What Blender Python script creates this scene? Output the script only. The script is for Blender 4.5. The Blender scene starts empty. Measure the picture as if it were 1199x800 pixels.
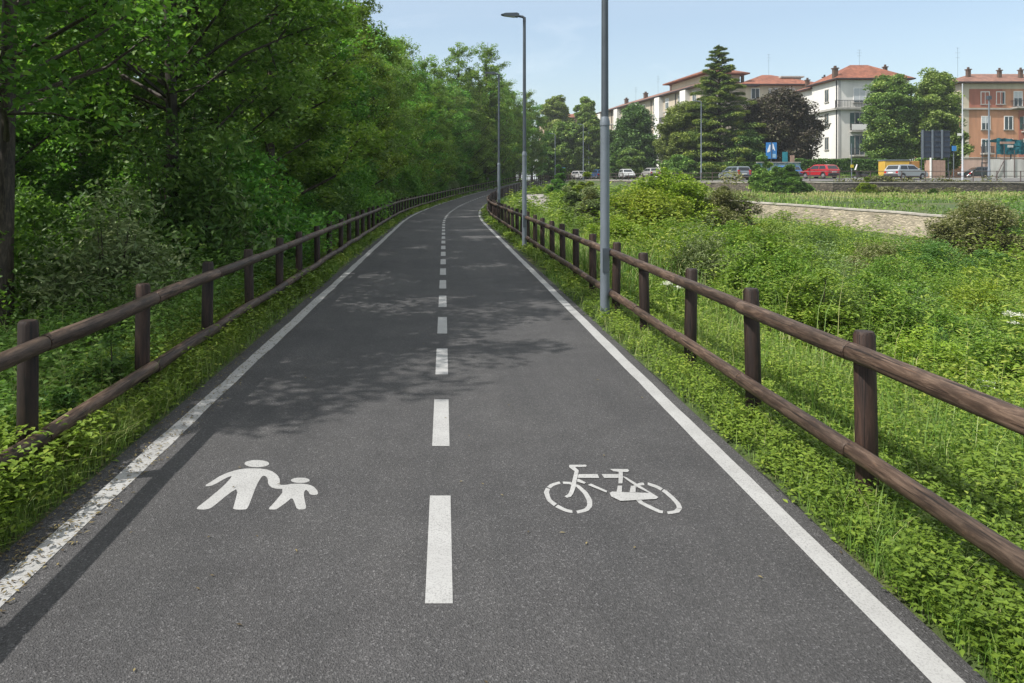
import bpy, bmesh, math, random
import numpy as np
from mathutils import Vector, Matrix, geometry

R = math.radians
rng = np.random.default_rng(7)
random.seed(7)
scene = bpy.context.scene
COL = scene.collection
F, EYE, VX, VY = 880.0, 1.65, 520.0, 215.0     # survey constants: focal length, eye height, vanishing point

def at(px, d):                                  # lateral metres of a bearing at distance d
    return (px - VX) * d / F
def hgt(py, d):                                 # height of a sight line at distance d
    return EYE - (py - VY) * d / F

# ------------------------------------------------------------------ terrain functions
def sm(t):
    t = np.clip(t, 0, 1); return t * t * (3 - 2 * t)
def xc(y):
    y = np.asarray(y, float)
    q = np.clip(y - 30, 0, 80)
    return q * q / 460 + np.clip(y - 110, 0, None) * (160 / 460)
def xs(y):
    return np.clip(np.asarray(y, float) - 30, 0, 80) / 230
def zp(y):
    y = np.asarray(y, float)
    q = np.clip(y - 40, 0, 65)
    return 0.00042 * q * q + np.clip(y - 105, 0, 25) * 0.018
UY = np.array([72.4, 73.0, 80, 95, 115, 140, 170, 400]); UX = np.array([37.5, 36, 31, 27, 24.5, 22.5, 21, 10.0])
def ux(y): return np.interp(y, UY, UX)
def roadz(y): return 1.85 + 0.45 * sm((np.asarray(y, float) - 80) / 50)
def crossfall(x, y):                             # the road leans up away from the wall
    return 0.42 * np.clip(np.minimum(np.asarray(x, float) - ux(y), np.asarray(y, float) - 72.4) / 9.0, 0, 1)
def hash2(i, j, s):
    v = np.sin(i * 127.1 + j * 311.7 + s * 74.7) * 43758.5453
    return v - np.floor(v)
def noise(x, y, s=0):
    x = np.asarray(x, float); y = np.asarray(y, float)
    i = np.floor(x); j = np.floor(y); fx = x - i; fy = y - j
    fx = fx * fx * (3 - 2 * fx); fy = fy * fy * (3 - 2 * fy)
    a = hash2(i, j, s); b = hash2(i + 1, j, s); c = hash2(i, j + 1, s); d = hash2(i + 1, j + 1, s)
    return a + (b - a) * fx + (c - a) * fy + (a - b - c + d) * fx * fy
def wall_y(x): return 55 - 2 * (np.asarray(x, float) - 22)
def wall_x(y): return 22 - (np.asarray(y, float) - 55) / 2
def wall_top(y): return np.clip(0.28 + 0.042 * (np.asarray(y, float) - 55), -1.2, 0.6)
def beyond_road(x, y):
    return ((y > 72.4) & (x > ux(y))) | (y > 175)
def ground(x, y):
    x = np.asarray(x, float); y = np.asarray(y, float)
    o = (x - xc(y)) / np.sqrt(1 + xs(y) ** 2)
    base = zp(y)
    D = np.interp(y, [0, 42, 60, 80], [1.55, 1.55, 0.5, 0.0])
    z = base - D * sm((o - 2.6) / 6.4) - 0.35 * sm((-o - 3.0) / 3.0)
    amp = sm((np.abs(o) - 2.0) / 2.0)
    z = z + amp * (0.22 * (noise(x * 0.35, y * 0.35, 1) - 0.5) + 0.10 * (noise(x * 1.3, y * 1.3, 2) - 0.5))
    bw = (x > wall_x(y) + 0.2) & (y < 78) & (x > 16)
    yw = wall_y(x)
    t = np.clip((y - yw) / np.maximum(74.0 - yw, 4.0), 0, 1)
    zt = wall_top(np.minimum(y, 62)) * (1 - t) + 0.72 * t - 0.06 + 0.12 * (noise(x * 0.5, y * 0.5, 3) - 0.5)
    z = np.where(bw, zt, z)
    z = np.where(beyond_road(x, y), roadz(y) + crossfall(x, y) - 0.06, z)
    return z
def gz(x, y): return float(ground(np.array([x]), np.array([y]))[0])
def on_path(o, y):                               # point at a lateral offset from the path centre
    c = xs(y); n = math.sqrt(1 + float(c) ** 2)
    return float(xc(y)) + o / n, y - o * float(c) / n, float(zp(y))

# ------------------------------------------------------------------ object helpers
def link(o, parent=None):
    COL.objects.link(o)
    if parent: o.parent = parent
    return o
def tag(o, label=None, cat=None, group=None, kind=None):
    if label: o['label'] = label
    if cat: o['category'] = cat
    if group: o['group'] = group
    if kind: o['kind'] = kind
    return o
def thing(name, label, cat, loc=(0, 0, 0), rz=0, group=None):
    o = bpy.data.objects.new(name, None); o.empty_display_size = 0.3
    o.location = loc; o.rotation_euler = (0, 0, rz)
    link(o); return tag(o, label, cat, group)
def dup(root, loc, rz=0, scale=(1, 1, 1), label=None, cat=None, group=None):
    r = root.copy(); COL.objects.link(r)
    r.location = loc; r.rotation_euler = (0, 0, rz); r.scale = scale
    if label: r['label'] = label
    if cat: r['category'] = cat
    if group: r['group'] = group
    elif 'group' in r: del r['group']
    for ch in root.children:
        c = ch.copy(); COL.objects.link(c); c.parent = r
        for g in ch.children:
            d = g.copy(); COL.objects.link(d); d.parent = c
    return r

class MB:                                        # collects shapes, builds ONE mesh object
    def __init__(self): self.v = []; self.f = []
    def add(self, vs, fs):
        n = len(self.v); self.v += [tuple(p) for p in vs]; self.f += [tuple(i + n for i in q) for q in fs]; return self
    def box(self, a, b, bev=0):
        x0, y0, z0 = [min(p, q) for p, q in zip(a, b)]; x1, y1, z1 = [max(p, q) for p, q in zip(a, b)]
        if bev <= 0:
            return self.add([(x0,y0,z0),(x1,y0,z0),(x1,y1,z0),(x0,y1,z0),(x0,y0,z1),(x1,y0,z1),(x1,y1,z1),(x0,y1,z1)],
                            [(3,2,1,0),(4,5,6,7),(0,1,5,4),(1,2,6,5),(2,3,7,6),(3,0,4,7)])
        bm = bmesh.new(); bmesh.ops.create_cube(bm, size=1)
        for v in bm.verts: v.co = ((x0+x1)/2 + v.co.x*(x1-x0), (y0+y1)/2 + v.co.y*(y1-y0), (z0+z1)/2 + v.co.z*(z1-z0))
        bmesh.ops.bevel(bm, geom=bm.edges[:], offset=bev, segments=2, affect='EDGES', profile=0.5)
        return self.bm(bm)
    def bm(self, bm):
        bm.verts.index_update()
        self.add([v.co[:] for v in bm.verts], [[v.index for v in f.verts] for f in bm.faces]); bm.free(); return self
    def tube(self, pts, rad, n=10, cap=True):
        pts = [Vector(p) for p in pts]
        if not hasattr(rad, '__len__'): rad = [rad] * len(pts)
        rings = []; up = None
        for i, p in enumerate(pts):
            t = (pts[min(i+1, len(pts)-1)] - pts[max(i-1, 0)])
            if t.length < 1e-9: t = Vector((0, 0, 1))
            t.normalize()
            if up is None:
                up = Vector((0, 1, 0)) if abs(t.y) < 0.9 else Vector((1, 0, 0))
            a = (up - t * up.dot(t)).normalized(); b = t.cross(a); up = a
            rings.append([p + (a * math.cos(2*math.pi*k/n) + b * math.sin(2*math.pi*k/n)) * rad[i] for k in range(n)])
        vs = [q for r in rings for q in r]; fs = []
        for i in range(len(pts) - 1):
            for k in range(n):
                fs.append((i*n+k, i*n+(k+1)%n, (i+1)*n+(k+1)%n, (i+1)*n+k))
        if cap:
            fs.append(tuple(range(n-1, -1, -1))); fs.append(tuple((len(pts)-1)*n + k for k in range(n)))
        return self.add(vs, fs)
    def prism(self, poly, a, b, axis='y'):       # polygon extruded between a and b
        n = len(poly)
        mk = {'y': lambda p, c: (p[0], c, p[1]), 'x': lambda p, c: (c, p[0], p[1]), 'z': lambda p, c: (p[0], p[1], c)}[axis]
        vs = [mk(p, a) for p in poly] + [mk(p, b) for p in poly]
        fs = [tuple(range(n)), tuple(range(2*n-1, n-1, -1))] + [(i, n+i, n+(i+1)%n, (i+1)%n) for i in range(n)]
        return self.add(vs, fs)
    def build(self, name, mat, parent=None, smooth=False, loc=None, rz=0):
        me = bpy.data.meshes.new(name); me.from_pydata(self.v, [], self.f); me.update()
        bm = bmesh.new(); bm.from_mesh(me); bmesh.ops.recalc_face_normals(bm, faces=bm.faces[:]); bm.to_mesh(me); bm.free()
        if smooth:
            me.polygons.foreach_set('use_smooth', [True] * len(me.polygons))
            try: me.set_sharp_from_angle(angle=R(40))
            except Exception: pass
        me.materials.append(mat)
        o = bpy.data.objects.new(name, me); link(o, parent)
        if loc: o.location = loc
        if rz: o.rotation_euler = (0, 0, rz)
        return o

def np_mesh(name, verts, faces_flat, nside, mat, tint=None, parent=None):
    me = bpy.data.meshes.new(name)
    nf = len(faces_flat) // nside
    me.vertices.add(len(verts)); me.vertices.foreach_set('co', np.ascontiguousarray(verts, np.float32).ravel())
    me.loops.add(len(faces_flat)); me.loops.foreach_set('vertex_index', np.ascontiguousarray(faces_flat, np.int32))
    me.polygons.add(nf); me.polygons.foreach_set('loop_start', np.arange(0, nf * nside, nside, dtype=np.int32))
    if tint is not None:
        a = me.attributes.new('tint', 'FLOAT', 'FACE'); a.data.foreach_set('value', np.ascontiguousarray(tint, np.float32))
    me.update(calc_edges=True); me.materials.append(mat)
    return link(bpy.data.objects.new(name, me), parent)

# ------------------------------------------------------------------ materials
def mat(name):
    m = bpy.data.materials.new(name); m.use_nodes = True
    nt = m.node_tree; b = nt.nodes['Principled BSDF']
    return m, nt, b
def nd(nt, typ, **kw):
    n = nt.nodes.new(typ)
    for k, v in kw.items():
        if k.startswith('i_'):
            key = k[2:]; n.inputs[int(key) if key.isdigit() else key].default_value = v
        else: setattr(n, k, v)
    return n
def ramp(nt, fac, stops):
    r = nt.nodes.new('ShaderNodeValToRGB'); e = r.color_ramp.elements
    while len(e) < len(stops): e.new(0.5)
    for el, (p, c) in zip(e, stops): el.position = p; el.color = (*c, 1) if len(c) == 3 else c
    nt.links.new(fac, r.inputs[0]); return r
def tex_noise(nt, scale, detail=4, rough=0.55, coord=None, dist=0):
    n = nd(nt, 'ShaderNodeTexNoise', i_Scale=scale, i_Detail=detail, i_Roughness=rough, i_Distortion=dist)
    if coord is not None: nt.links.new(coord, n.inputs['Vector'])
    return n
def obj_coord(nt): return nt.nodes.new('ShaderNodeTexCoord').outputs['Object']
def pos_coord(nt): return nt.nodes.new('ShaderNodeNewGeometry').outputs['Position']
def bump(nt, b, height, strength=0.3, dist=0.02):
    n = nd(nt, 'ShaderNodeBump', i_Strength=strength, i_Distance=dist)
    nt.links.new(height, n.inputs['Height']); nt.links.new(n.outputs[0], b.inputs['Normal'])
def plain(name, c, rough=0.6, metal=0.0, var=0.25, scale=6.0, spec=0.5, coat=0.0):
    m, nt, b = mat(name)
    n = tex_noise(nt, scale, 5, 0.6, obj_coord(nt))
    r = ramp(nt, n.outputs[0], [(0.3, tuple(max(0, x * (1 - var)) for x in c)), (0.7, tuple(min(1, x * (1 + var * 0.6)) for x in c))])
    nt.links.new(r.outputs[0], b.inputs['Base Color'])
    b.inputs['Roughness'].default_value = rough; b.inputs['Metallic'].default_value = metal
    b.inputs['Specular IOR Level'].default_value = spec; b.inputs['Coat Weight'].default_value = coat
    return m
def mixc(nt, fac, a, b_, typ='MIX'):
    n = nt.nodes.new('ShaderNodeMix'); n.data_type = 'RGBA'; n.blend_type = typ
    for s, v in ((n.inputs[0], fac), (n.inputs[6], a), (n.inputs[7], b_)):
        if hasattr(v, 'is_output'): nt.links.new(v, s)
        else: s.default_value = v if not isinstance(v, tuple) else (*v, 1)
    return n.outputs[2]

def leaf_mat(name, dark, mid, light, trans=0.38, objvar=0.25, rough=0.5, spec=0.25):
    m, nt, b = mat(name)
    a = nd(nt, 'ShaderNodeAttribute', attribute_name='tint')
    inf = nt.nodes.new('ShaderNodeObjectInfo')
    r = ramp(nt, a.outputs['Fac'], [(0.0, dark), (0.5, mid), (1.0, light)])
    mr = nd(nt, 'ShaderNodeMapRange', i_3=1 - objvar, i_4=1 + objvar); nt.links.new(inf.outputs['Random'], mr.inputs[0])
    hs = nd(nt, 'ShaderNodeHueSaturation'); nt.links.new(r.outputs[0], hs.inputs['Color']); nt.links.new(mr.outputs[0], hs.inputs['Value'])
    mh = nd(nt, 'ShaderNodeMapRange', i_3=0.485, i_4=0.515); nt.links.new(inf.outputs['Random'], mh.inputs[0]); nt.links.new(mh.outputs[0], hs.inputs['Hue'])
    nt.links.new(hs.outputs[0], b.inputs['Base Color']); b.inputs['Roughness'].default_value = rough
    b.inputs['Specular IOR Level'].default_value = spec
    t = nt.nodes.new('ShaderNodeBsdfTranslucent')
    tc = mixc(nt, 1.0, hs.outputs[0], (0.86, 1.0, 0.50), 'MULTIPLY'); nt.links.new(tc, t.inputs[0])
    mx = nd(nt, 'ShaderNodeMixShader', i_0=trans)
    nt.links.new(b.outputs[0], mx.inputs[1]); nt.links.new(t.outputs[0], mx.inputs[2])
    nt.links.new(mx.outputs[0], nt.nodes['Material Output'].inputs[0])
    return m

def m_asphalt(name, lo, hi, stones=True):
    m, nt, b = mat(name); p = pos_coord(nt)
    fine = tex_noise(nt, 70, 3, 0.75, p); big = tex_noise(nt, 0.55, 5, 0.6, p)
    v = nd(nt, 'ShaderNodeTexVoronoi', i_Scale=150.0); nt.links.new(p, v.inputs['Vector'])
    c = ramp(nt, fine.outputs[0], [(0.30, lo), (0.70, hi)]).outputs[0]
    sp = ramp(nt, v.outputs['Color'], [(0.70, (0, 0, 0)), (1.0, (1, 1, 1))]).outputs[0]
    c = mixc(nt, sp, c, tuple(x * 2.0 for x in hi)) if stones else c
    bg = ramp(nt, big.outputs[0], [(0.3, (0.78, 0.78, 0.79)), (0.7, (1.12, 1.11, 1.09))]).outputs[0]
    c = mixc(nt, 1.0, c, bg, 'MULTIPLY')
    md = tex_noise(nt, 2.6, 5, 0.7, p); mdc = ramp(nt, md.outputs[0], [(0.32, (0.86, 0.86, 0.86)), (0.68, (1.09, 1.09, 1.09))]).outputs[0]
    c = mixc(nt, 1.0, c, mdc, 'MULTIPLY')
    v2 = nd(nt, 'ShaderNodeTexVoronoi', i_Scale=62.0); nt.links.new(p, v2.inputs['Vector'])
    po = ramp(nt, v2.outputs['Distance'], [(0.10, (0.25, 0.25, 0.25)), (0.30, (1, 1, 1))]).outputs[0]; pk = ramp(nt, v2.outputs['Color'], [(0.72, (1, 1, 1)), (0.80, (0, 0, 0))]).outputs[0]
    if stones: c = mixc(nt, 1.0, c, mixc(nt, pk, po, (1.0, 1.0, 1.0)), 'MULTIPLY')
    # fine dark pores and a few rubbed streaks along the lane
    mp = nd(nt, 'ShaderNodeMapping', i_Scale=(3.0, 0.12, 1)); nt.links.new(p, mp.inputs[0])
    st = tex_noise(nt, 1.0, 4, 0.6, mp.outputs[0])
    stc = ramp(nt, st.outputs[0], [(0.35, (0.90, 0.90, 0.90)), (0.65, (1.06, 1.05, 1.04))]).outputs[0]
    c = mixc(nt, 1.0, c, stc, 'MULTIPLY')
    nt.links.new(c, b.inputs['Base Color']); b.inputs['Roughness'].default_value = 0.82
    b.inputs['Specular IOR Level'].default_value = 0.35
    bump(nt, b, v.outputs['Distance'], 0.9, 0.006)
    return m
def m_paint(name, dirt=0.35, soil=(0.20, 0.175, 0.115)):
    m, nt, b = mat(name); p = pos_coord(nt)
    n1 = tex_noise(nt, 110, 4, 0.8, p); n2 = tex_noise(nt, 3.5, 6, 0.7, p)
    w = ramp(nt, n2.outputs[0], [(0.3, (0.275, 0.273, 0.268)), (0.65, (0.345, 0.343, 0.338))]).outputs[0]
    wear = ramp(nt, n1.outputs[0], [(0.54 - dirt * 0.12, (0, 0, 0)), (0.72 - dirt * 0.12, (0.9, 0.9, 0.9))]).outputs[0]
    n4 = tex_noise(nt, 1.3, 4, 0.6, p); ww = ramp(nt, n4.outputs[0], [(0.35, (0.55, 0.55, 0.55)), (0.62, (1, 1, 1))]).outputs[0]
    wear = mixc(nt, 1.0, wear, ww, 'MULTIPLY')
    c = mixc(nt, wear, w, (0.115, 0.112, 0.110))
    if dirt > 0.5:
        n3 = tex_noise(nt, 9, 6, 0.75, p, 0.4)
        d = ramp(nt, n3.outputs[0], [(0.52, (0, 0, 0)), (0.78, (0.65, 0.65, 0.65))]).outputs[0]
        c = mixc(nt, d, c, soil)
    nt.links.new(c, b.inputs['Base Color']); b.inputs['Roughness'].default_value = 0.75
    bump(nt, b, n1.outputs[0], 0.4, 0.003)
    return m
def m_wood(name, dark, light, stretch=(14, 14, 1.6)):
    m, nt, b = mat(name)
    p = obj_coord(nt); inf = nt.nodes.new('ShaderNodeObjectInfo')
    off = nd(nt, 'ShaderNodeVectorMath', operation='MULTIPLY_ADD', i_1=(1, 1, 1)); nt.links.new(p, off.inputs[0])
    cmb = nd(nt, 'ShaderNodeVectorMath', operation='SCALE', i_0=(7.3, 3.1, 11.7)); nt.links.new(inf.outputs['Random'], cmb.inputs['Scale'])
    nt.links.new(cmb.outputs[0], off.inputs[2])
    mp = nd(nt, 'ShaderNodeMapping', i_Scale=stretch); nt.links.new(off.outputs[0], mp.inputs[0])
    n = tex_noise(nt, 3.0, 7, 0.7, mp.outputs[0], 0.6); n2 = tex_noise(nt, 2.0, 4, 0.6, off.outputs[0])
    mp2 = nd(nt, 'ShaderNodeMapping', i_Scale=tuple(s * (3 if s > 5 else 0.5) for s in stretch)); nt.links.new(off.outputs[0], mp2.inputs[0])
    n3 = tex_noise(nt, 2.0, 3, 0.6, mp2.outputs[0])
    c = ramp(nt, n.outputs[0], [(0.28, tuple(x * 0.55 for x in dark)), (0.46, dark), (0.62, light), (0.8, tuple(x * 1.35 for x in light))]).outputs[0]
    w = ramp(nt, n2.outputs[0], [(0.35, (0.72, 0.70, 0.68)), (0.7, (1.2, 1.15, 1.12))]).outputs[0]
    c = mixc(nt, 1.0, c, w, 'MULTIPLY')
    cr = ramp(nt, n3.outputs[0], [(0.36, (0.18, 0.16, 0.15)), (0.42, (1, 1, 1))]).outputs[0]
    c = mixc(nt, 1.0, c, cr, 'MULTIPLY')
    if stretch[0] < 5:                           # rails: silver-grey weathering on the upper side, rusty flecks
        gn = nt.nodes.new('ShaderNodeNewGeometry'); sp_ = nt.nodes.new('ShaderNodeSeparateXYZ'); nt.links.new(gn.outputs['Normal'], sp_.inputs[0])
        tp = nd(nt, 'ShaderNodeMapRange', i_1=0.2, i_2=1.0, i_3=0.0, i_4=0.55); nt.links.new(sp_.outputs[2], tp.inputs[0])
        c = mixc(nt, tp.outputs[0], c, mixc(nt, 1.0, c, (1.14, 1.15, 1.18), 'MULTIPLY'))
        n5 = tex_noise(nt, 5.0, 5, 0.7, mp.outputs[0]); fl = ramp(nt, n5.outputs[0], [(0.62, (0, 0, 0)), (0.72, (0.7, 0.7, 0.7))]).outputs[0]
        c = mixc(nt, fl, c, (0.16, 0.085, 0.045))
    mr = nd(nt, 'ShaderNodeMapRange', i_3=0.75, i_4=1.25); nt.links.new(inf.outputs['Random'], mr.inputs[0])
    hs = nd(nt, 'ShaderNodeHueSaturation'); nt.links.new(c, hs.inputs['Color']); nt.links.new(mr.outputs[0], hs.inputs['Value'])
    nt.links.new(hs.outputs[0], b.inputs['Base Color']); b.inputs['Roughness'].default_value = 0.62
    b.inputs['Specular IOR Level'].default_value = 0.35
    bump(nt, b, n.outputs[0], 0.5, 0.01)
    return m
def m_stone(name, a, b_, mortar, scale=2.2, dark=(0.5, 0.5, 0.5)):
    m, nt, b = mat(name); p = pos_coord(nt)
    mp = nd(nt, 'ShaderNodeMapping', i_Scale=(1, 1, 1.6)); nt.links.new(p, mp.inputs[0])
    wn = tex_noise(nt, 1.6, 3, 0.5, p)
    ad = nd(nt, 'ShaderNodeVectorMath', operation='MULTIPLY_ADD', i_1=(0.35, 0.35, 0.35)); nt.links.new(wn.outputs['Color'], ad.inputs[0]); nt.links.new(mp.outputs[0], ad.inputs[2])
    v = nd(nt, 'ShaderNodeTexVoronoi', i_Scale=scale); nt.links.new(ad.outputs[0], v.inputs['Vector'])
    ve = nd(nt, 'ShaderNodeTexVoronoi', feature='DISTANCE_TO_EDGE', i_Scale=scale); nt.links.new(ad.outputs[0], ve.inputs['Vector'])
    c = ramp(nt, v.outputs['Color'], [(0.1, a), (0.9, b_)]).outputs[0]
    e = ramp(nt, ve.outputs['Distance'], [(0.02, (1, 1, 1)), (0.09, (0, 0, 0))]).outputs[0]
    c = mixc(nt, e, c, mortar)
    n = tex_noise(nt, 0.8, 5, 0.65, p); c = mixc(nt, 1.0, c, ramp(nt, n.outputs[0], [(0.35, dark), (0.65, (1.1, 1.08, 1.02))]).outputs[0], 'MULTIPLY')
    nt.links.new(c, b.inputs['Base Color']); b.inputs['Roughness'].default_value = 0.9
    bump(nt, b, ve.outputs['Distance'], 0.8, 0.08)
    return m
def m_render(name, c, stain=0.25):                # house plaster with rain stains
    m, nt, b = mat(name); p = pos_coord(nt)
    mp = nd(nt, 'ShaderNodeMapping', i_Scale=(1.2, 1.2, 0.18)); nt.links.new(p, mp.inputs[0])
    n = tex_noise(nt, 1.0, 6, 0.65, mp.outputs[0]); n2 = tex_noise(nt, 0.25, 4, 0.6, p)
    k = ramp(nt, n.outputs[0], [(0.35, tuple(x * (1 - stain) for x in c)), (0.62, c)]).outputs[0]
    k2 = ramp(nt, n2.outputs[0], [(0.35, (0.88, 0.88, 0.88)), (0.65, (1, 1, 1))]).outputs[0]
    nt.links.new(mixc(nt, 1.0, k, k2, 'MULTIPLY'), b.inputs['Base Color']); b.inputs['Roughness'].default_value = 0.9
    return m
def m_tiles(name, a, b_):
    m, nt, b = mat(name); p = pos_coord(nt)
    v = nd(nt, 'ShaderNodeTexVoronoi', i_Scale=3.0); nt.links.new(p, v.inputs['Vector'])
    n = tex_noise(nt, 0.6, 5, 0.7, p)
    c = ramp(nt, v.outputs['Color'], [(0.1, a), (0.9, b_)]).outputs[0]
    c = mixc(nt, 1.0, c, ramp(nt, n.outputs[0], [(0.35, (0.65, 0.65, 0.66)), (0.6, (1, 1, 1))]).outputs[0], 'MULTIPLY')
    w = nd(nt, 'ShaderNodeTexWave', i_Scale=1.6, i_Distortion=0.3); nt.links.new(p, w.inputs['Vector'])
    nt.links.new(c, b.inputs['Base Color']); b.inputs['Roughness'].default_value = 0.85
    bump(nt, b, w.outputs[0], 0.5, 0.08)
    return m
def m_ground():
    m, nt, b = mat('soil_and_grass'); p = pos_coord(nt)
    n1 = tex_noise(nt, 0.35, 6, 0.65, p); n2 = tex_noise(nt, 6.0, 5, 0.7, p)
    c1 = ramp(nt, n1.outputs[0], [(0.30, (0.030, 0.055, 0.012)), (0.50, (0.055, 0.085, 0.018)), (0.66, (0.10, 0.10, 0.035)), (0.8, (0.13, 0.11, 0.06))]).outputs[0]
    c2 = ramp(nt, n2.outputs[0], [(0.3, (0.5, 0.5, 0.5)), (0.7, (1.25, 1.25, 1.2))]).outputs[0]
    nt.links.new(mixc(nt, 1.0, c1, c2, 'MULTIPLY'), b.inputs['Base Color']); b.inputs['Roughness'].default_value = 0.95
    bump(nt, b, n2.outputs[0], 0.8, 0.05)
    return m
def m_glass(name='window_glass', c=(0.03, 0.045, 0.05)):
    m, nt, b = mat(name); n = tex_noise(nt, 0.6, 2, 0.5, pos_coord(nt))
    r = ramp(nt, n.outputs[0], [(0.35, c), (0.65, tuple(x * 2.2 for x in c))])
    nt.links.new(r.outputs[0], b.inputs['Base Color']); b.inputs['Roughness'].default_value = 0.12
    return m
def m_graffiti():
    m, nt, b = mat('painted_mural'); p = pos_coord(nt)
    n = tex_noise(nt, 1.1, 3, 0.6, p, 2.5)
    r = ramp(nt, n.outputs[0], [(0.30, (0.02, 0.06, 0.10)), (0.42, (0.04, 0.15, 0.16)), (0.52, (0.22, 0.28, 0.27)), (0.60, (0.04, 0.11, 0.16)), (0.72, (0.16, 0.14, 0.15))])
    nt.links.new(r.outputs[0], b.inputs['Base Color']); b.inputs['Roughness'].default_value = 0.8
    return m

M = {}
M['asphalt'] = m_asphalt('path_asphalt', (0.034, 0.0335, 0.0345), (0.080, 0.0787, 0.0805))
M['road'] = m_asphalt('road_asphalt', (0.10, 0.098, 0.095), (0.17, 0.165, 0.16), False)
M['paint'] = m_paint('road_paint', 0.38)
M['paint_worn'] = m_paint('worn_road_paint', 0.50)
M['paint_dirty'] = m_paint('dirty_road_paint', 0.55)
M['post'] = m_wood('dark_stained_wood', (0.020, 0.0108, 0.0078), (0.040, 0.0225, 0.0160))
M['rail'] = m_wood('weathered_wood', (0.048, 0.030, 0.0205), (0.116, 0.080, 0.058), (1.6, 14, 14))
M['ground'] = m_ground()
M['bark'] = m_wood('tree_bark', (0.035, 0.027, 0.02), (0.085, 0.068, 0.05), (10, 10, 2.5))
M['galv'] = plain('galvanised_steel', (0.075, 0.09, 0.108), 0.5, 0.3, 0.25, 3.0)
M['galv_pale'] = plain('pale_painted_steel', (0.155, 0.18, 0.21), 0.5, 0.2, 0.15, 3.0)
M['dark_metal'] = plain('dark_metal', (0.05, 0.05, 0.055), 0.5, 0.4)
M['brown_metal'] = plain('brown_painted_metal', (0.085, 0.06, 0.055), 0.55, 0.2)
M['lens'] = plain('lamp_glass', (0.55, 0.56, 0.55), 0.2, 0, 0.05)
M['stone'] = m_stone('fieldstone', (0.25, 0.22, 0.175), (0.42, 0.365, 0.285), (0.27, 0.24, 0.19), 3.8, (0.72, 0.7, 0.66))
M['stone_dark'] = m_stone('old_stone', (0.07, 0.06, 0.05), (0.17, 0.145, 0.12), (0.06, 0.055, 0.045), 2.8, (0.55, 0.52, 0.45))
M['cap'] = plain('concrete_cap', (0.36, 0.33, 0.29), 0.9, 0, 0.35, 2.0)
M['gravel'] = plain('pale_gravel', (0.24, 0.215, 0.19), 0.95, 0, 0.4, 5.0)
M['rock'] = plain('grey_rock', (0.30, 0.28, 0.26), 0.9, 0, 0.4, 4.0)
M['glass'] = m_glass()
M['white'] = m_render('white_plaster', (0.72, 0.70, 0.655), 0.10)
M['grey_render'] = m_render('grey_plaster', (0.45, 0.44, 0.43), 0.15)
M['beige'] = m_render('beige_plaster', (0.50, 0.43, 0.33), 0.18)
M['cream'] = m_render('cream_plaster', (0.58, 0.51, 0.39), 0.15)
M['orange'] = m_render('orange_plaster', (0.54, 0.27, 0.155), 0.25)
M['redbrick'] = m_render('brick_red_plaster', (0.42, 0.16, 0.11), 0.2)
M['pinkish'] = m_render('pink_plaster', (0.58, 0.40, 0.33), 0.2)
M['tiles'] = m_tiles('roof_tiles', (0.17, 0.056, 0.030), (0.29, 0.105, 0.058))
M['tiles_old'] = m_tiles('old_roof_tiles', (0.15, 0.075, 0.052), (0.28, 0.135, 0.092))
M['shutter_green'] = plain('green_shutter', (0.04, 0.085, 0.075), 0.6)
M['shutter_brown'] = plain('brown_shutter', (0.10, 0.06, 0.04), 0.6)
M['frame_white'] = plain('white_window_frame', (0.72, 0.71, 0.69), 0.6, 0, 0.08)
M['concrete'] = plain('concrete', (0.40, 0.38, 0.35), 0.9, 0, 0.25, 1.5)
M['blind'] = plain('grey_blind', (0.50, 0.52, 0.53), 0.7, 0, 0.1)
M['mural'] = m_graffiti()
M['tyre'] = plain('tyre_rubber', (0.018, 0.018, 0.018), 0.85)
M['rim'] = plain('alloy_rim', (0.45, 0.45, 0.46), 0.35, 0.7, 0.1)
M['car_glass'] = plain('car_glass', (0.02, 0.025, 0.03), 0.08, 0, 0.1)
M['lamp_red'] = plain('tail_light_red', (0.45, 0.02, 0.02), 0.25, 0, 0.1)
M['lamp_clear'] = plain('headlight_clear', (0.7, 0.7, 0.7), 0.15, 0, 0.1)
M['bumper'] = plain('black_plastic', (0.03, 0.03, 0.032), 0.6)
M['plate'] = plain('number_plate', (0.7, 0.7, 0.66), 0.5, 0, 0.05)
def car_paint(n, c, met=0.2): return plain(n, c, 0.32, met, 0.05, 1.0, 0.5, 0.6)
# foliage
M['leaf_tree'] = leaf_mat('tree_leaves', (0.064, 0.143, 0.031), (0.137, 0.282, 0.052), (0.308, 0.474, 0.091), 0.48)
M['leaf_fresh'] = leaf_mat('fresh_tree_leaves', (0.099, 0.175, 0.032), (0.195, 0.312, 0.056), (0.364, 0.463, 0.098), 0.48)
M['leaf_bg'] = leaf_mat('linden_leaves', (0.082, 0.147, 0.037), (0.181, 0.281, 0.065), (0.356, 0.423, 0.109), 0.25)
M['leaf_dark'] = leaf_mat('dark_tree_leaves', (0.058, 0.120, 0.037), (0.107, 0.200, 0.053), (0.199, 0.318, 0.078), 0.2)
M['leaf_plum'] = leaf_mat('purple_leaves', (0.043, 0.039, 0.028), (0.091, 0.073, 0.051), (0.134, 0.150, 0.067), 0.15)
M['needles'] = leaf_mat('conifer_needles', (0.071, 0.132, 0.034), (0.146, 0.221, 0.049), (0.345, 0.391, 0.074), 0.12)
M['leaf_shrub'] = leaf_mat('shrub_leaves', (0.050, 0.109, 0.028), (0.110, 0.205, 0.048), (0.202, 0.299, 0.079), 0.40)
M['leaf_lime'] = leaf_mat('lime_green_leaves', (0.116, 0.181, 0.017), (0.209, 0.290, 0.024), (0.325, 0.378, 0.048), 0.3, 0.12)
M['leaf_olive'] = leaf_mat('olive_brown_leaves', (0.108, 0.123, 0.043), (0.211, 0.221, 0.093), (0.360, 0.340, 0.187), 0.35, 0.12)
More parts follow.
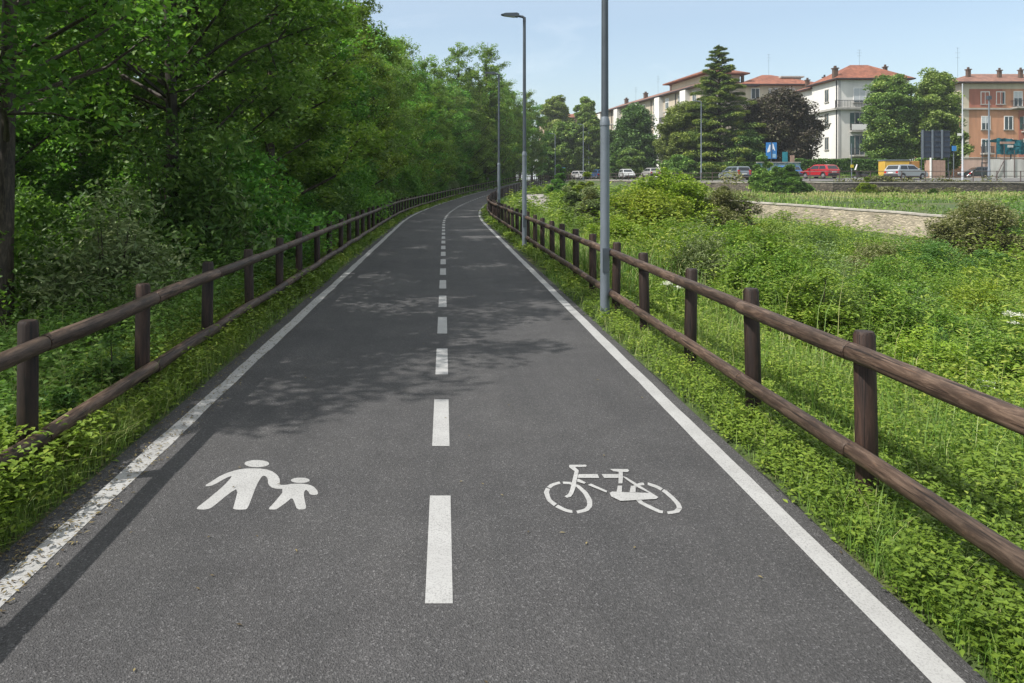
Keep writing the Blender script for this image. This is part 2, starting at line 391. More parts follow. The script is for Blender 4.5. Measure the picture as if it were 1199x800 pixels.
M['leaf_olivegreen'] = leaf_mat('olive_green_leaves', (0.078, 0.136, 0.034), (0.167, 0.248, 0.062), (0.284, 0.363, 0.108), 0.45)
M['leaf_pale'] = leaf_mat('pale_linden_leaves', (0.105, 0.154, 0.037), (0.218, 0.284, 0.072), (0.368, 0.421, 0.122), 0.35)
M['leaf_grey'] = leaf_mat('grey_green_leaves', (0.097, 0.148, 0.056), (0.185, 0.249, 0.098), (0.330, 0.368, 0.178), 0.25, 0.15)
M['leaf_weed'] = leaf_mat('weed_leaves', (0.078, 0.146, 0.018), (0.158, 0.264, 0.034), (0.316, 0.383, 0.069), 0.32, 0.0)
M['leaf_under'] = leaf_mat('undergrowth_leaves', (0.062, 0.121, 0.028), (0.127, 0.227, 0.045), (0.256, 0.346, 0.090), 0.40, 0.0)
M['grass'] = leaf_mat('grass_blades', (0.075, 0.144, 0.023), (0.143, 0.246, 0.039), (0.354, 0.356, 0.144), 0.3, 0.0)
M['dry'] = leaf_mat('dry_leaves', (0.055, 0.040, 0.020), (0.13, 0.10, 0.05), (0.24, 0.20, 0.09), 0.1, 0.0, 0.8)
M['petal'] = leaf_mat('white_petals', (0.55, 0.55, 0.48), (0.70, 0.70, 0.64), (0.80, 0.80, 0.76), 0.2, 0.0)

# ------------------------------------------------------------------ foliage generators
def leaves(c, L, W, up=0.4, rg=rng, axis=None, fold=0.25):
    """diamond leaves folded along the midrib at centres c; up = how much the blades face the sky"""
    n = len(c)
    L = np.broadcast_to(L, (n,)) * rg.uniform(0.7, 1.3, n); W = np.broadcast_to(W, (n,)) * rg.uniform(0.75, 1.25, n)
    nor = rg.normal(size=(n, 3)); nor /= np.linalg.norm(nor, axis=1)[:, None]
    nor[:, 2] = np.abs(nor[:, 2]); nor = nor * (1 - up) + np.array([0, 0, 1.0]) * up
    nor /= np.linalg.norm(nor, axis=1)[:, None]
    a = rg.normal(size=(n, 3)) if axis is None else axis + rg.normal(size=(n, 3)) * 0.35
    a -= nor * np.sum(a * nor, axis=1)[:, None]; a /= np.linalg.norm(a, axis=1)[:, None] + 1e-9
    b = np.cross(nor, a)
    Lh = (L / 2)[:, None]; Wh = (W / 2)[:, None]; fo = Wh * fold
    v = np.empty((n, 4, 3))
    v[:, 0] = c - a * Lh - nor * fo; v[:, 1] = c + b * Wh - a * Lh * 0.15 + nor * fo
    v[:, 2] = c + a * Lh - nor * fo * 1.5; v[:, 3] = c - b * Wh - a * Lh * 0.15 + nor * fo
    return v.reshape(-1, 3)
def leaf_faces(n):
    k = np.arange(n)[:, None] * 4
    return (k + np.array([[0, 1, 2, 0, 2, 3]])).ravel()
def leaf_obj(name, v, m, tint, parent=None):
    n = len(v) // 4
    return np_mesh(name, v, leaf_faces(n), 3, m, np.repeat(tint, 2), parent)
def blades(base, h, w, lean, rg=rng):
    n = len(base); az = rg.uniform(0, 2 * np.pi, n)
    d = np.stack([np.cos(az), np.sin(az), np.zeros(n)], 1); s = np.stack([-np.sin(az), np.cos(az), np.zeros(n)], 1)
    h = h * rg.uniform(0.5, 1.3, n); ln = lean * rg.uniform(0.2, 1.4, n)
    w = np.broadcast_to(w, (n,))[:, None]
    v = np.empty((n, 5, 3)); up = np.array([0, 0, 1.0])
    v[:, 0] = base - s * w; v[:, 1] = base + s * w
    mid = base + d * (ln * h * 0.3)[:, None] + up * (h * 0.6)[:, None]
    v[:, 2] = mid + s * w * 0.7; v[:, 3] = mid - s * w * 0.7
    v[:, 4] = base + d * (ln * h)[:, None] + up * (h * (1 - 0.25 * ln))[:, None]
    return v.reshape(-1, 3)
def blade_obj(name, v, tint):
    n = len(v) // 5; k = np.arange(n)[:, None] * 5
    return np_mesh(name, v, (k + np.array([[0, 1, 2, 0, 2, 3, 3, 2, 4]])).ravel(), 3, M['grass'], np.repeat(tint, 3))

def crown_from_clumps(name, clumps, sig, per, L, W, m, parent, rg, up=0.35, droop=0.0):
    cl = np.asarray(clumps); k = len(cl)
    idx = np.repeat(np.arange(k), per)
    s = sig if np.ndim(sig) else np.full(k, sig)
    d = rg.normal(size=(len(idx), 3)); rr = rg.uniform(0.25, 1.0, len(idx)) ** 0.5
    d = d / (np.linalg.norm(d, axis=1)[:, None] + 1e-9) * rr[:, None] * np.array([1.25, 1.25, 0.8])
    c = cl[idx] + d * s[idx][:, None]
    c[:, 2] -= droop * np.hypot(d[:, 0], d[:, 1]) * s[idx]
    tint = np.clip(rg.normal(0.42, 0.20, len(idx)) + rg.normal(0, 0.13, k)[idx], 0, 1)
    return leaf_obj(name, leaves(c, L, W, up, rg), m, tint, parent)

def tree(name, H, Rc, z0, env, m, seed, limbs=44, per=110, L=0.13, W=0.075, sig=0.42, r0=0.16, sub=4, lift=0.5, loc=(0, 0, 0),
         label=None, cat='tree', group=None, lean=0.0, bark='bark', twig=True):
    rg = np.random.default_rng(seed); root = thing(name, label, cat, loc, 0, group)
    tb = MB()
    ph = rg.uniform(0, 6.28); amp = 0.02 * H
    def axis(t): return np.array([amp * math.sin(ph + 3.1 * t) * t + lean * H * t * t, amp * math.cos(ph * 1.7 + 2.6 * t) * t, H * 0.93 * t])
    ts = np.linspace(0, 1, 12)
    tb.tube([axis(t) - (np.array([0, 0, 0.25]) if t == 0 else 0) for t in ts], [r0 * (1.35 if t == 0 else 1) * (1 - t) ** 0.85 + 0.012 for t in ts], 9)
    clumps = []; sg = []
    for i in range(limbs):
        f = (i + rg.uniform(0, 1)) / limbs
        t = z0 + (0.97 - z0) * f
        az = i * 2.39996 + rg.uniform(-0.5, 0.5)
        rad = Rc * env(f) * rg.uniform(0.62, 1.15)
        st = axis(max(t - 0.10 * rad / Rc * lift * 2, 0.08)); 
        en = axis(t) + np.array([math.cos(az) * rad, math.sin(az) * rad, rad * lift * rg.uniform(0.2, 0.9)])
        mid = (st + en) / 2 + np.array([0, 0, -0.06 * rad]) + rg.normal(size=3) * 0.06 * rad
        rb = max(0.012, r0 * 0.38 * (1 - t) + 0.012)
        tb.tube([st, mid, en], [rb, rb * 0.6, 0.006], 5, False)
        nsub = max(1, int(round(sub * rad / Rc)))
        for s in range(nsub):
            u = rg.uniform(0.35, 1.0); q = st * (1 - u) ** 2 + 2 * mid * u * (1 - u) + en * u * u
            e = q + rg.normal(size=3) * np.array([0.28, 0.28, 0.22]) * Rc * 0.55
            if twig: tb.tube([q, (q + e) / 2 + rg.normal(size=3) * 0.04, e], [rb * 0.4 + 0.004, rb * 0.25 + 0.003, 0.003], 4, False)
            clumps.append(e); sg.append(sig * rg.uniform(0.6, 1.35)); clumps.append((q + e) / 2); sg.append(sig * rg.uniform(0.5, 1.0))
        clumps.append(en); sg.append(sig * rg.uniform(0.7, 1.2))
    tb.build('trunk', M[bark], root, True)
    crown_from_clumps('crown', clumps, np.array(sg), per, L, W, M[m], root, rg)
    return root

def shrub(name, H, Rc, m, seed, n=60, per=80, L=0.09, W=0.05, sig=0.2, label=None, cat='shrub', group=None, loc=(0, 0, 0), up=0.35, spiky=0.0):
    rg = np.random.default_rng(seed); root = thing(name, label, cat, loc, 0, group)
    tb = MB(); cl = []; sg = []
    for i in range(n):
        az = rg.uniform(0, 6.283); rr = Rc * math.sqrt(rg.uniform(0.02, 1)); lump = 0.75 + 0.25 * math.sin(3 * az + seed) + 0.12 * math.sin(7 * az + seed)
        hh = H * (1 - (rr / Rc) ** 2 * 0.75) * rg.uniform(0.25, 1.0) ** (0.55) * (0.8 + 0.2 * lump)
        if spiky and rg.uniform() < spiky: hh *= 1.25
        p = np.array([rr * lump * math.cos(az), rr * lump * math.sin(az), hh])
        b = np.array([p[0] * 0.25, p[1] * 0.25, -0.1])
        if i % (2 if n < 70 else 5) == 0: tb.tube([b, (b + p) / 2 + np.array([0, 0, 0.12 * H]) * rg.uniform(0, 1), p], [0.010 + 0.004 * H, 0.006 + 0.002 * H, 0.003], 5, False)
        cl.append(p); sg.append(sig * rg.uniform(0.6, 1.4))
        cl.append(p * np.array([0.9, 0.9, 0.6])); sg.append(sig * rg.uniform(0.8, 1.5))
    tb.build('stem', M['bark'], root, True)
    crown_from_clumps('foliage', cl, np.array(sg), per, L, W, M[m], root, rg, up)
    return root

def conifer(name, H, Rc, m, seed, layers=26, label=None, loc=(0, 0, 0), zlow=0.08, n_leaf=150, L=0.34, W=0.11, group=None, top_taper=0.8):
    rg = np.random.default_rng(seed); root = thing(name, label, 'tree', loc, 0, group)
    tb = MB(); tb.tube([(0, 0, -0.3), (0.05, 0, H * 0.5), (0, 0, H)], [0.30, 0.17, 0.02], 9)
    cs = []; ax = []; ti = []
    for i in range(layers):
        t = i / (layers - 1); z = H * (zlow + (0.985 - zlow) * t ** 0.95 + rg.uniform(-.012, .012) * (t < .97)); nb = int(9 - 4 * t) if layers < 60 else 1
        for k in range(nb):
            az = k * 6.283 / nb + i * (1.1 if layers < 60 else 2.39996) + rg.uniform(-0.35, 0.35); l = (Rc * (1 - t) ** top_taper + 0.25) * rg.uniform(0.55, 1.2)
            d = np.array([math.cos(az), math.sin(az), 0]); st = np.array([0, 0, z])
            rise = 0.08 + 0.30 * t + rg.uniform(-.06, .06); z = z + rg.uniform(-.12, .12); mid = st + d * l * 0.55 + np.array([0, 0, l * rise]); en = st + d * l + np.array([0, 0, l * (rise - 0.13)])
            tb.tube([st, mid, en], [0.02 + 0.012 * l, 0.012 + 0.005 * l, 0.004], 5, False)
            n = int(n_leaf * (0.25 + 0.75 * l / Rc)); u = rg.uniform(0.18, 1.04, n) ** 0.8
            q = st * ((1 - u) ** 2)[:, None] + 2 * mid * (u * (1 - u))[:, None] + en * (u * u)[:, None]
            sd = np.array([-d[1], d[0], 0]); wid = l * 0.30 * np.sin(np.clip(u, 0, 1) * 2.6 + 0.35) + 0.06
            off = rg.uniform(-1, 1, n)
            q = q + sd * (off * wid)[:, None] + np.array([0, 0, -1.0]) * (np.abs(off) * wid * 0.35 + rg.uniform(0, 0.34, n) * (0.3 + l / Rc))[:, None]
            cs.append(q); ax.append(d + sd * np.sign(off)[:, None] * 0.8 + np.array([0, 0, -0.25]))
            ti.append(np.clip(rg.normal(0.40, 0.16, n) + 0.30 * (u > 0.82), 0, 1))
    c = np.concatenate(cs); a = np.concatenate(ax); t_ = np.concatenate(ti)
    tb.build('trunk', M['bark'], root, True)
    leaf_obj('crown', leaves(c, L, W, 0.55, rg, a), M[m], t_, root)
    return root
# ------------------------------------------------------------------ the ground: one sheet out to the horizon
def grade(a, b, step, far, growth=1.25):
    xsl = list(np.arange(a, b + 1e-6, step)); s = step
    lo, hi = [], []; p = a
    while p > -far: s *= growth; p -= s; lo.append(p)
    s = step; p = b
    while p < far: s *= growth; p += s; hi.append(p)
    return np.array(lo[::-1] + xsl + hi)
gx = grade(-14, 62, 0.4, 1600); gy = grade(-4, 142, 0.5, 1800)
X, Y = np.meshgrid(gx, gy)
Z = ground(X.ravel(), Y.ravel())
oo = (X.ravel() - xc(Y.ravel())) / np.sqrt(1 + xs(Y.ravel()) ** 2)
Z = Z - np.where((np.abs(oo + 0.08) < 1.75) & (Y.ravel() < 131), 0.07 + 0.05 * sm((Y.ravel() - 50) / 30), 0)
nx, ny = len(gx), len(gy)
i, j = np.meshgrid(np.arange(nx - 1), np.arange(ny - 1)); k = (j * nx + i).ravel()
g = np_mesh('ground', np.stack([X.ravel(), Y.ravel(), Z], 1), np.stack([k, k + 1, k + nx + 1, k + nx], 1).ravel(), 4, M['ground'])
g.data.polygons.foreach_set('use_smooth', [True] * len(g.data.polygons)); tag(g, kind='structure')

# ------------------------------------------------------------------ the cycle path and its markings
ys = np.concatenate([np.arange(-6, 20, 0.12), np.arange(20, 131, 0.6)])
def strip(name, offs, lift, m, parent=None, edge=0.0, ys_=ys, thick=0.0):
    vs = []; nO = len(offs)
    for y in ys_:
        for q, o in enumerate(offs):
            e = 0
            if edge and q in (0, nO - 1):
                e = edge * ((float(noise(y * 2.1, q, 5)) - 0.5) * 1.3 + (float(noise(y * 9, q, 6)) - 0.5) * 0.7)
            px, py, pz = on_path(o + e, y); vs.append((px, py, pz + lift - (0.05 if thick and q in (0, nO - 1) else 0)))
    n = len(ys_); fs = [(a * nO + b, a * nO + b + 1, (a + 1) * nO + b + 1, (a + 1) * nO + b) for a in range(n - 1) for b in range(nO - 1)]
    return MB().add(vs, fs).build(name, m, parent)
path = strip('cycle_path', [-2.02, -1.97, -1.0, 0, 1.0, 1.80, 1.85], 0.0, M['asphalt'], edge=0.06, thick=1)
tag(path, 'dark grey asphalt cycle path curving away to the right between two fences', 'path', kind='structure')
yl = np.concatenate([np.arange(-6, 20, 0.25), np.arange(20, 128, 0.8)])
strip('edge_line', [1.612, 1.718], 0.002, M['paint'], path, 0.006, yl)
l = strip('edge_line', [-1.845, -1.728], 0.002, M['paint_dirty'], path, 0.012, yl); l['label'] = 'dirty white edge line strewn with dead leaves'
for q in range(70):                                                    # centre dashes, 1.02 m long every 1.77 m
    y0 = 1.18 + 1.77 * q
    sub = np.linspace(y0, y0 + 1.02, 4)
    mb = MB(); vs = []
    for y in sub:
        for o in (-0.075, 0.034): px, py, pz = on_path(o, y); vs.append((px, py, pz + 0.002))
    mb.add(vs, [(2*a, 2*a+1, 2*a+3, 2*a+2) for a in range(3)]).build('centre_dash', M['paint'], path)

def ground_poly(polys, name, label, m):
    vs = []; fs = []
    for poly in polys:
        pts = [Vector(((px - VX) / (py - VY) * EYE, F * EYE / (py - VY), 0.0012 + 0.0002 * polys.index(poly))) for px, py in poly]
        base = len(vs); vs += [p[:] for p in pts]
        for t in geometry.tessellate_polygon([pts]): fs.append(tuple(base + i for i in t))
    o = MB().add(vs, fs).build(name, m, path); o['label'] = label
    for p in o.data.polygons:
        if p.normal.z < 0: p.flip()
def zoomed(pts, ox, oy, s): return [(ox + a / s, oy + b / s) for a, b in pts]
def ell(cx, cy, rx, ry, a0=0, a1=360, n=28): return [(cx + rx * math.cos(R(a0 + (a1 - a0) * t / n)), cy + ry * math.sin(R(a0 + (a1 - a0) * t / n))) for t in range(n if a1 - a0 == 360 else n + 1)]
def smooth_poly(p, it=1):
    for _ in range(it):
        q = []
        for a, b in zip(p, p[1:] + p[:1]): q += [(a[0]*.75+b[0]*.25, a[1]*.75+b[1]*.25), (a[0]*.25+b[0]*.75, a[1]*.25+b[1]*.75)]
        p = q
    return p
adult = [(300,243),(330,225),(400,180),(490,150),(560,143),(650,146),(700,163),(730,190),(739,215),(735,240),(775,241),(810,234),(880,233),(930,245),(955,270),(963,290),(950,300),(915,298),(905,280),(890,266),(876,288),(885,340),(893,374),(880,384),(838,384),(826,350),(809,312),(780,340),(725,378),(715,385),(665,384),(700,350),(770,265),(700,262),(668,238),(668,205),(655,188),(637,186),(622,205),(600,245),(572,320),(550,376),(535,385),(462,385),(470,360),(496,257),(440,290),(345,370),(310,385),(255,384),(250,375),(290,345),(400,255),(465,186),(430,195),(350,242),(310,250)]
ground_poly([zoomed(smooth_poly(adult), 180, 520, 4.996), zoomed(ell(603, 116, 72, 21), 180, 520, 4.996), zoomed(ell(857, 214, 55, 15.5), 180, 520, 4.996)],
            'pedestrian_symbol', 'white painted adult holding a child by the hand', M['paint_worn'])
def ring(outer, inner, gaps):
    """wheel of painted arcs between two outlines given as closed point lists of equal length; gaps in index units"""
    n = len(outer); out = []; start = None
    segs = []; a = 0
    for g0, g1 in gaps: segs.append((a, g0)); a = g1
    segs.append((a, n))
    def pt(l, t):
        i = int(math.floor(t)) % n; f = t - math.floor(t); p, q = l[i], l[(i + 1) % n]; return (p[0]*(1-f)+q[0]*f, p[1]*(1-f)+q[1]*f)
    for s0, s1 in segs:
        k = max(3, int((s1 - s0) * 3)); ts = [s0 + (s1 - s0) * i / k for i in range(k + 1)]
        out.append([pt(outer, t) for t in ts] + [pt(inner, t) for t in reversed(ts)])
    return out
fo = [(100,340),(117,305),(150,280),(210,264),(285,268),(350,292),(405,338),(440,395),(441,440),(410,474),(330,492),(250,478),(180,445),(122,400)]
fi = [(136,340),(146,315),(172,293),(218,280),(280,283),(330,303),(374,345),(402,395),(406,434),(383,458),(322,472),(258,459),(200,428),(150,390)]
ro = [(705,325),(728,295),(770,275),(830,272),(900,294),(960,328),(1015,375),(1058,420),(1073,455),(1050,485),(980,497),(905,486),(830,452),(755,412)]
ri = [(740,325),(750,306),(785,292),(830,291),(890,312),(940,342),(990,385),(1026,425),(1035,450),(1015,470),(970,478),(915,468),(850,436),(790,408)]
bike = ring(fo, fi, [(0.9, 1.1), (3.0, 3.3), (9.9, 10.35), (12.0, 12.15)]) + ring(ro, ri, [(2.5, 3.0), (4.6, 4.75), (8.1, 8.2), (10.1, 10.6), (13.2, 13.98)])
bike += [[(280,150),(395,149),(402,156),(395,164),(320,166),(345,190),(322,200),(277,165)], [(318,192),(346,190),(338,230),(330,262),(326,300),(308,350),(290,375),(262,382),(246,372),(272,356),(286,325),(300,262)],
         [(345,216),(478,216),(490,243),(338,242)], [(505,216),(625,216),(625,243),(525,243)], [(564,180),(690,181),(700,192),(688,202),(655,200),(655,232),(626,232),(626,200),(590,196)],
         [(626,232),(657,232),(652,282),(624,282)], [(620,298),(650,298),(648,345),(610,345)], [(334,255),(345,250),(396,276),(385,285),(334,270)], [(415,290),(432,284),(545,335),(540,347),(412,295)],
         [(657,232),(680,240),(905,380),(890,392),(640,406),(575,375),(562,350),(580,340),(650,344),(840,350),(762,312),(712,278),(660,240)], [(712,300),(745,300),(745,345),(702,345)]]
ground_poly([zoomed(p, 620, 520, 5.995) for p in bike], 'bicycle_symbol', 'white painted bicycle outline in stencil pieces', M['paint'])

# ------------------------------------------------------------------ wooden rail fences
def fence(off, side, y0, y1, step, label):
    f = thing('wooden_fence', label, 'fence', on_path(off, max(y0, 0)))
    base = Vector(f.location)
    arc = [y0]; 
    while arc[-1] < y1: arc.append(arc[-1] + step / math.sqrt(1 + float(xs(arc[-1])) ** 2))
    pr = 0.054
    pos = []
    for n, y in enumerate(arc):
        p = Vector(on_path(off + random.uniform(-.015, .015), y)); pos.append(p)
        h = 0.905 + random.uniform(-.02, .02)
        mb = MB(); lx, ly = random.uniform(-.018, .018), random.uniform(-.018, .018)
        mb.tube([(0, 0, -0.35), (0, 0, 0.2), (lx, ly, h - 0.018), (lx, ly, h)], [pr, pr, pr * 0.97, pr * 0.80], 16)
        o = mb.build('post', M['post'], f, True); o.location = p - base; o.rotation_euler.z = random.uniform(0, 6.28)
    span = []; n = 0
    while n < len(pos) - 1:
        s = 1 if arc[n] < 48 else 4
        span.append((n, min(n + s, len(pos) - 1))); n += s
    for zr in (0.785, 0.275):
        for a, b in span:
            inset = side * -(pr + 0.042)
            pa = Vector(on_path(off + inset, arc[a])); pb = Vector(on_path(off + inset, arc[b]))
            pa.z += zr + random.uniform(-.006, .006); pb.z += zr + random.uniform(-.006, .006)
            d = (pb - pa); L = d.length; ang = math.atan2(d.y, d.x); tilt = math.asin(d.z / L)
            rr = random.uniform(0.044, 0.049); mb = MB(); g_ = 0.004
            ptsx = [-L/2 + g_, -L/2 + g_ + 0.012, -L/4, 0, L/4, L/2 - g_ - 0.012, L/2 - g_]
            bow = random.uniform(-.014, .014)
            mb.tube([(x, bow * (1 - (2*x/L)**2), bow * .6 * (1 - (2*x/L)**2)) for x in ptsx], [rr*.86, rr, rr*random.uniform(.97,1.02), rr, rr*random.uniform(.97,1.02), rr, rr*.86], 16)
            o = mb.build('rail', M['rail'], f, True); o.location = (pa + pb) / 2 - base; o.rotation_euler = (0, -tilt, ang)
            o.rotation_mode = 'XYZ'
    return f
fence(2.19, 1, 1.01, 126, 1.43, 'brown wooden two-rail fence along the right edge of the cycle path')
fence(-2.27, -1, 0.99, 126, 1.55, 'brown wooden two-rail fence along the left edge of the cycle path, under the trees')

# ------------------------------------------------------------------ lamps along the path
def path_lamp(y, off, label, H=7.05, k=1.0, J=2.6):
    x, yy, z = on_path(off, y); z = gz(x, yy)
    t = thing('street_lamp', label, 'street lamp', (x, yy, z), 0, 'grey lamp posts beside the cycle path')
    b = MB(); b.tube([(0,0,-.3),(0,0,J-.05)], [.073*k, .070*k], 18); lo = b.build('lower_pole', M['galv_pale'], t, True)
    MB().tube([(0,0,J-.05),(0,0,J),(0,0,J+.06)], [.078*k, .076*k, .056*k], 18).build('collar', M['galv_pale'], lo, True)
    MB().tube([(0,0,J),(0,0,H)], [.056*k, .046*k], 18).build('upper_pole', M['galv'], t, True)
    MB().tube([(0,0,H-.12),(0,0,H-.02),(-.06*k,0,H+.02*k),(-.26*k,0,H+.05*k)], [.05*k,.05*k,.045*k,.034*k], 12).build('arm', M['galv'], t, True)
    h = MB().prism([(a*k, H+b*k) for a, b in ((-.74,.085), (-.68,.06), (-.22,.005), (-.17,.03), (-.17,.10), (-.24,.135), (-.60,.125))], -.10*k, .10*k).build('lamp_head', M['galv'], t)
    MB().prism([(a*k, H+b*k) for a, b in ((-.66,.045), (-.655,.056), (-.30,.008), (-.31,-.003))], -.08*k, .08*k).build('lamp_glass', M['lens'], h)
    MB().box((-.05*k,-.079*k,.55),(.05*k,-.066*k,.85)).build('inspection_door', M['galv'], t)
path_lamp(9.35, 2.0, 'nearest grey lamp post, cut off by the top of the photo, beside the right fence', 5.85, .80, 2.42)
path_lamp(19.0, 2.03, 'second grey lamp post with a flat head, beside the right fence before its bend', 5.85, .80, 2.40)
path_lamp(37.4, 2.60, 'third and farthest grey lamp post along the path, against the trees')
# ------------------------------------------------------------------ retaining walls
def wall_strip(name, pts, label, m, th, capm):
    t = thing(name, label, 'wall', pts[0][:2] + (0,)); b = Vector(t.location)
    body = MB(); cap = MB()
    ds = []
    for (x0, y0, zb0, zt0), (x1, y1, zb1, zt1) in zip(pts, pts[1:]):
        n = max(1, int(math.hypot(x1-x0, y1-y0) / 1.5))
        for q in range(n): ds.append([p + (r - p) * q / n for p, r in zip((x0,y0,zb0,zt0), (x1,y1,zb1,zt1))])
    ds.append(list(pts[-1]))
    vb = []; vc = []
    for a, (x, y, zb, zt) in enumerate(ds):
        p, q = ds[max(a-1, 0)], ds[min(a+1, len(ds)-1)]; tx, ty = q[0]-p[0], q[1]-p[1]; L = math.hypot(tx, ty); nx_, ny_ = ty/L, -tx/L
        zt += (float(noise(x * .8, y * .8, 9)) - .5) * 0.06
        lean = 0.12
        vb += [(x-b.x+nx_*(th/2-lean*0), y-b.y+ny_*(th/2), zt), (x-b.x+nx_*(th/2+lean), y-b.y+ny_*(th/2+lean), zb-.4), (x-b.x-nx_*th/2, y-b.y-ny_*th/2, zt), (x-b.x-nx_*th/2, y-b.y-ny_*th/2, zb-.4)]
        e = th/2 + .05
        vc += [(x-b.x+nx_*e, y-b.y+ny_*e, zt+.002), (x-b.x+nx_*e, y-b.y+ny_*e, zt+.10), (x-b.x-nx_*e, y-b.y-ny_*e, zt+.10), (x-b.x-nx_*e, y-b.y-ny_*e, zt+.002)]
    N = len(ds); fb = []; fc = []
    for a in range(N-1):
        fb += [(4*a+1, 4*a+5, 4*a+4, 4*a), (4*a+2, 4*a+6, 4*a+7, 4*a+3), (4*a, 4*a+4, 4*a+6, 4*a+2)]
        fc += [(4*a+s, 4*a+4+s, 4*a+4+(s+1)%4, 4*a+(s+1)%4) for s in range(4)]
    fb += [(0,2,3,1), (4*N-4, 4*N-3, 4*N-1, 4*N-2)]; fc += [(0,1,2,3), (4*N-1,4*N-2,4*N-3,4*N-4)]
    body.add(vb, fb).build('wall_body', m, t); cap.add(vc, fc).build('cap_stones', capm, t)
    return t
lw = []
for y in (66, 60, 55, 50, 45, 40, 35, 28, 20):
    x = float(wall_x(y)); lw.append((x, y, float(ground(x - 1.0, y)) - .3, float(wall_top(min(y, 62))) + .02))
wall_strip('stone_wall', lw, 'sunlit pale fieldstone retaining wall below the grassy terrace on the right', M['stone'], .5, M['cap'])
uw = [(96, 72.0, .6, 1.70), (60, 71.8, .6, 1.70), (44, 71.8, .6, 1.70), (37.2, 72.0, .6, 1.70)]
for y in (73.2, 76, 80, 88, 95, 105, 115, 128, 140): uw.append((float(ux(y)) - .25, y, min(float(zp(y)), float(roadz(y)) - .6), float(roadz(y)) - .10))
wall_strip('roadside_wall', uw, 'dark weathered stone wall holding up the main road on the right', M['stone_dark'], .5, M['cap'])

# ------------------------------------------------------------------ main road
def road_edge(off):
    pts = [(96, 72.4), (60, 72.2), (44, 72.2), (38.2, 72.6), (36.0, 74.0)] + [(float(ux(y)), y) for y in (77, 80, 84, 88, 95, 105, 115, 128, 140, 160)]
    out = []
    for a, p in enumerate(pts):
        o, q = pts[max(a-1, 0)], pts[min(a+1, len(pts)-1)]; tx, ty = q[0]-o[0], q[1]-o[1]; L = math.hypot(tx, ty)
        out.append((p[0] + ty/L*off, p[1] - tx/L*off))
    return out
def road_strip(name, o0, o1, lift, m, parent=None):
    a, b = road_edge(o0), road_edge(o1)
    if o1 > 8.9: b = b[:9] + road_edge(o1 + 6)[9:]
    # the inside of the bend is widened, so drop order flips there
    vs = [(x, y, float(roadz(y) + crossfall(x, y)) + lift) for p, q in zip(a, b) for x, y in (p, q)]
    return MB().add(vs, [(2*i, 2*i+1, 2*i+3, 2*i+2) for i in range(len(a)-1)]).build(name, m, parent)
rd = road_strip('main_road', 0.25, 9.0, 0.0, M['road'])
for p in rd.data.polygons:
    if p.normal.z < 0: p.flip()
tag(rd, 'pale asphalt main road with passing cars behind the stone wall', 'road', kind='structure')
road_strip('road_edge_line', 0.65, 0.80, 0.006, M['paint'], rd)
road_strip('road_edge_line', 8.3, 8.45, 0.006, M['paint'], rd)
# railing along the road edge
rl = thing('road_railing', 'dark metal railing along the near edge of the main road', 'railing', (36, 74, 0)); rb = Vector((36, 74, 0))
e = road_edge(0.05); poly = [Vector((x, y, float(roadz(y)))) for x, y in e]
acc = []; 
for p, q in zip(poly, poly[1:]):
    n = max(1, round((q - p).length / 2.4))
    for k_ in range(n): acc.append(p.lerp(q, k_ / n))
acc.append(poly[-1])
for p in acc:
    MB().tube([(0,0,-.25),(0,0,1.02)], .045, 8).build('post', M['brown_metal'], rl, True, p - rb)
for zr in (0.98, 0.50):
    for a in range(0, len(acc) - 1, 2):
        b_ = min(a + 2, len(acc) - 1)
        MB().tube([acc[a] - rb + Vector((0,0,zr)), acc[a+1] - rb + Vector((0,0,zr)), acc[b_] - rb + Vector((0,0,zr))] if b_ > a + 1 else [acc[a] - rb + Vector((0,0,zr)), acc[b_] - rb + Vector((0,0,zr))], .032, 6).build('rail', M['brown_metal'], rl, True)
# dry stony stream bed inside the bend
gp = MB(); vs = []
yy_ = np.linspace(44, 76, 24)
for y in yy_:
    for o in (4.0 + .5 * math.sin(y), 6.2 + .4 * math.sin(y * 1.7)):
        x, y_, _ = on_path(o, y); vs.append((x, y_, gz(x, y_) + .09))
gp.add(vs, [(2*i, 2*i+1, 2*i+3, 2*i+2) for i in range(len(yy_)-1)])
sb = tag(gp.build('stony_path', M['gravel']), 'pale stony track between the fence bend and the bushes', 'track', kind='structure')
rk = MB(); rg_ = random.Random(3)
for q in range(90):
    y = rg_.uniform(45, 75); o = rg_.uniform(3.9, 6.3); x, y_, _ = on_path(o, y); z = gz(x, y_) + .1; s = rg_.uniform(.12, .42)
    bm = bmesh.new(); bmesh.ops.create_icosphere(bm, subdivisions=2, radius=1)
    for v in bm.verts: v.co *= rg_.uniform(.8, 1.1); v.co = Vector((x + v.co.x * s * 1.4, y_ + v.co.y * s, z + v.co.z * s * .35))
    rk.bm(bm)
tag(rk.build('stones', M['rock'], None, False), 'flat pale stones scattered on the track beside the fence bend', 'stones', kind='stuff')

# ------------------------------------------------------------------ buildings
def hip_roof(W, D, z, h, ov, th=.22):
    x0, x1, y0, y1 = -ov, W + ov, -ov, D + ov
    s = min(x1 - x0, y1 - y0) / 2
    if W >= D: r = [(x0 + s, (y0+y1)/2), (x1 - s, (y0+y1)/2)]
    else: r = [((x0+x1)/2, y0 + s), ((x0+x1)/2, y1 - s)]
    b = [(x0,y0),(x1,y0),(x1,y1),(x0,y1)]
    vs = [(x,y,z) for x,y in b] + [(x,y,z+th) for x,y in b] + [(r[0][0], r[0][1], z+th+h), (r[1][0], r[1][1], z+th+h)]
    fs = [(3,2,1,0)] + [(i,(i+1)%4,4+(i+1)%4,4+i) for i in range(4)]
    fs += [(4,5,9,8),(5,6,9),(6,7,8,9),(7,4,8)] if W >= D else [(4,5,8),(5,6,9,8),(6,7,9),(7,4,8,9)]
    return MB().add(vs, fs)
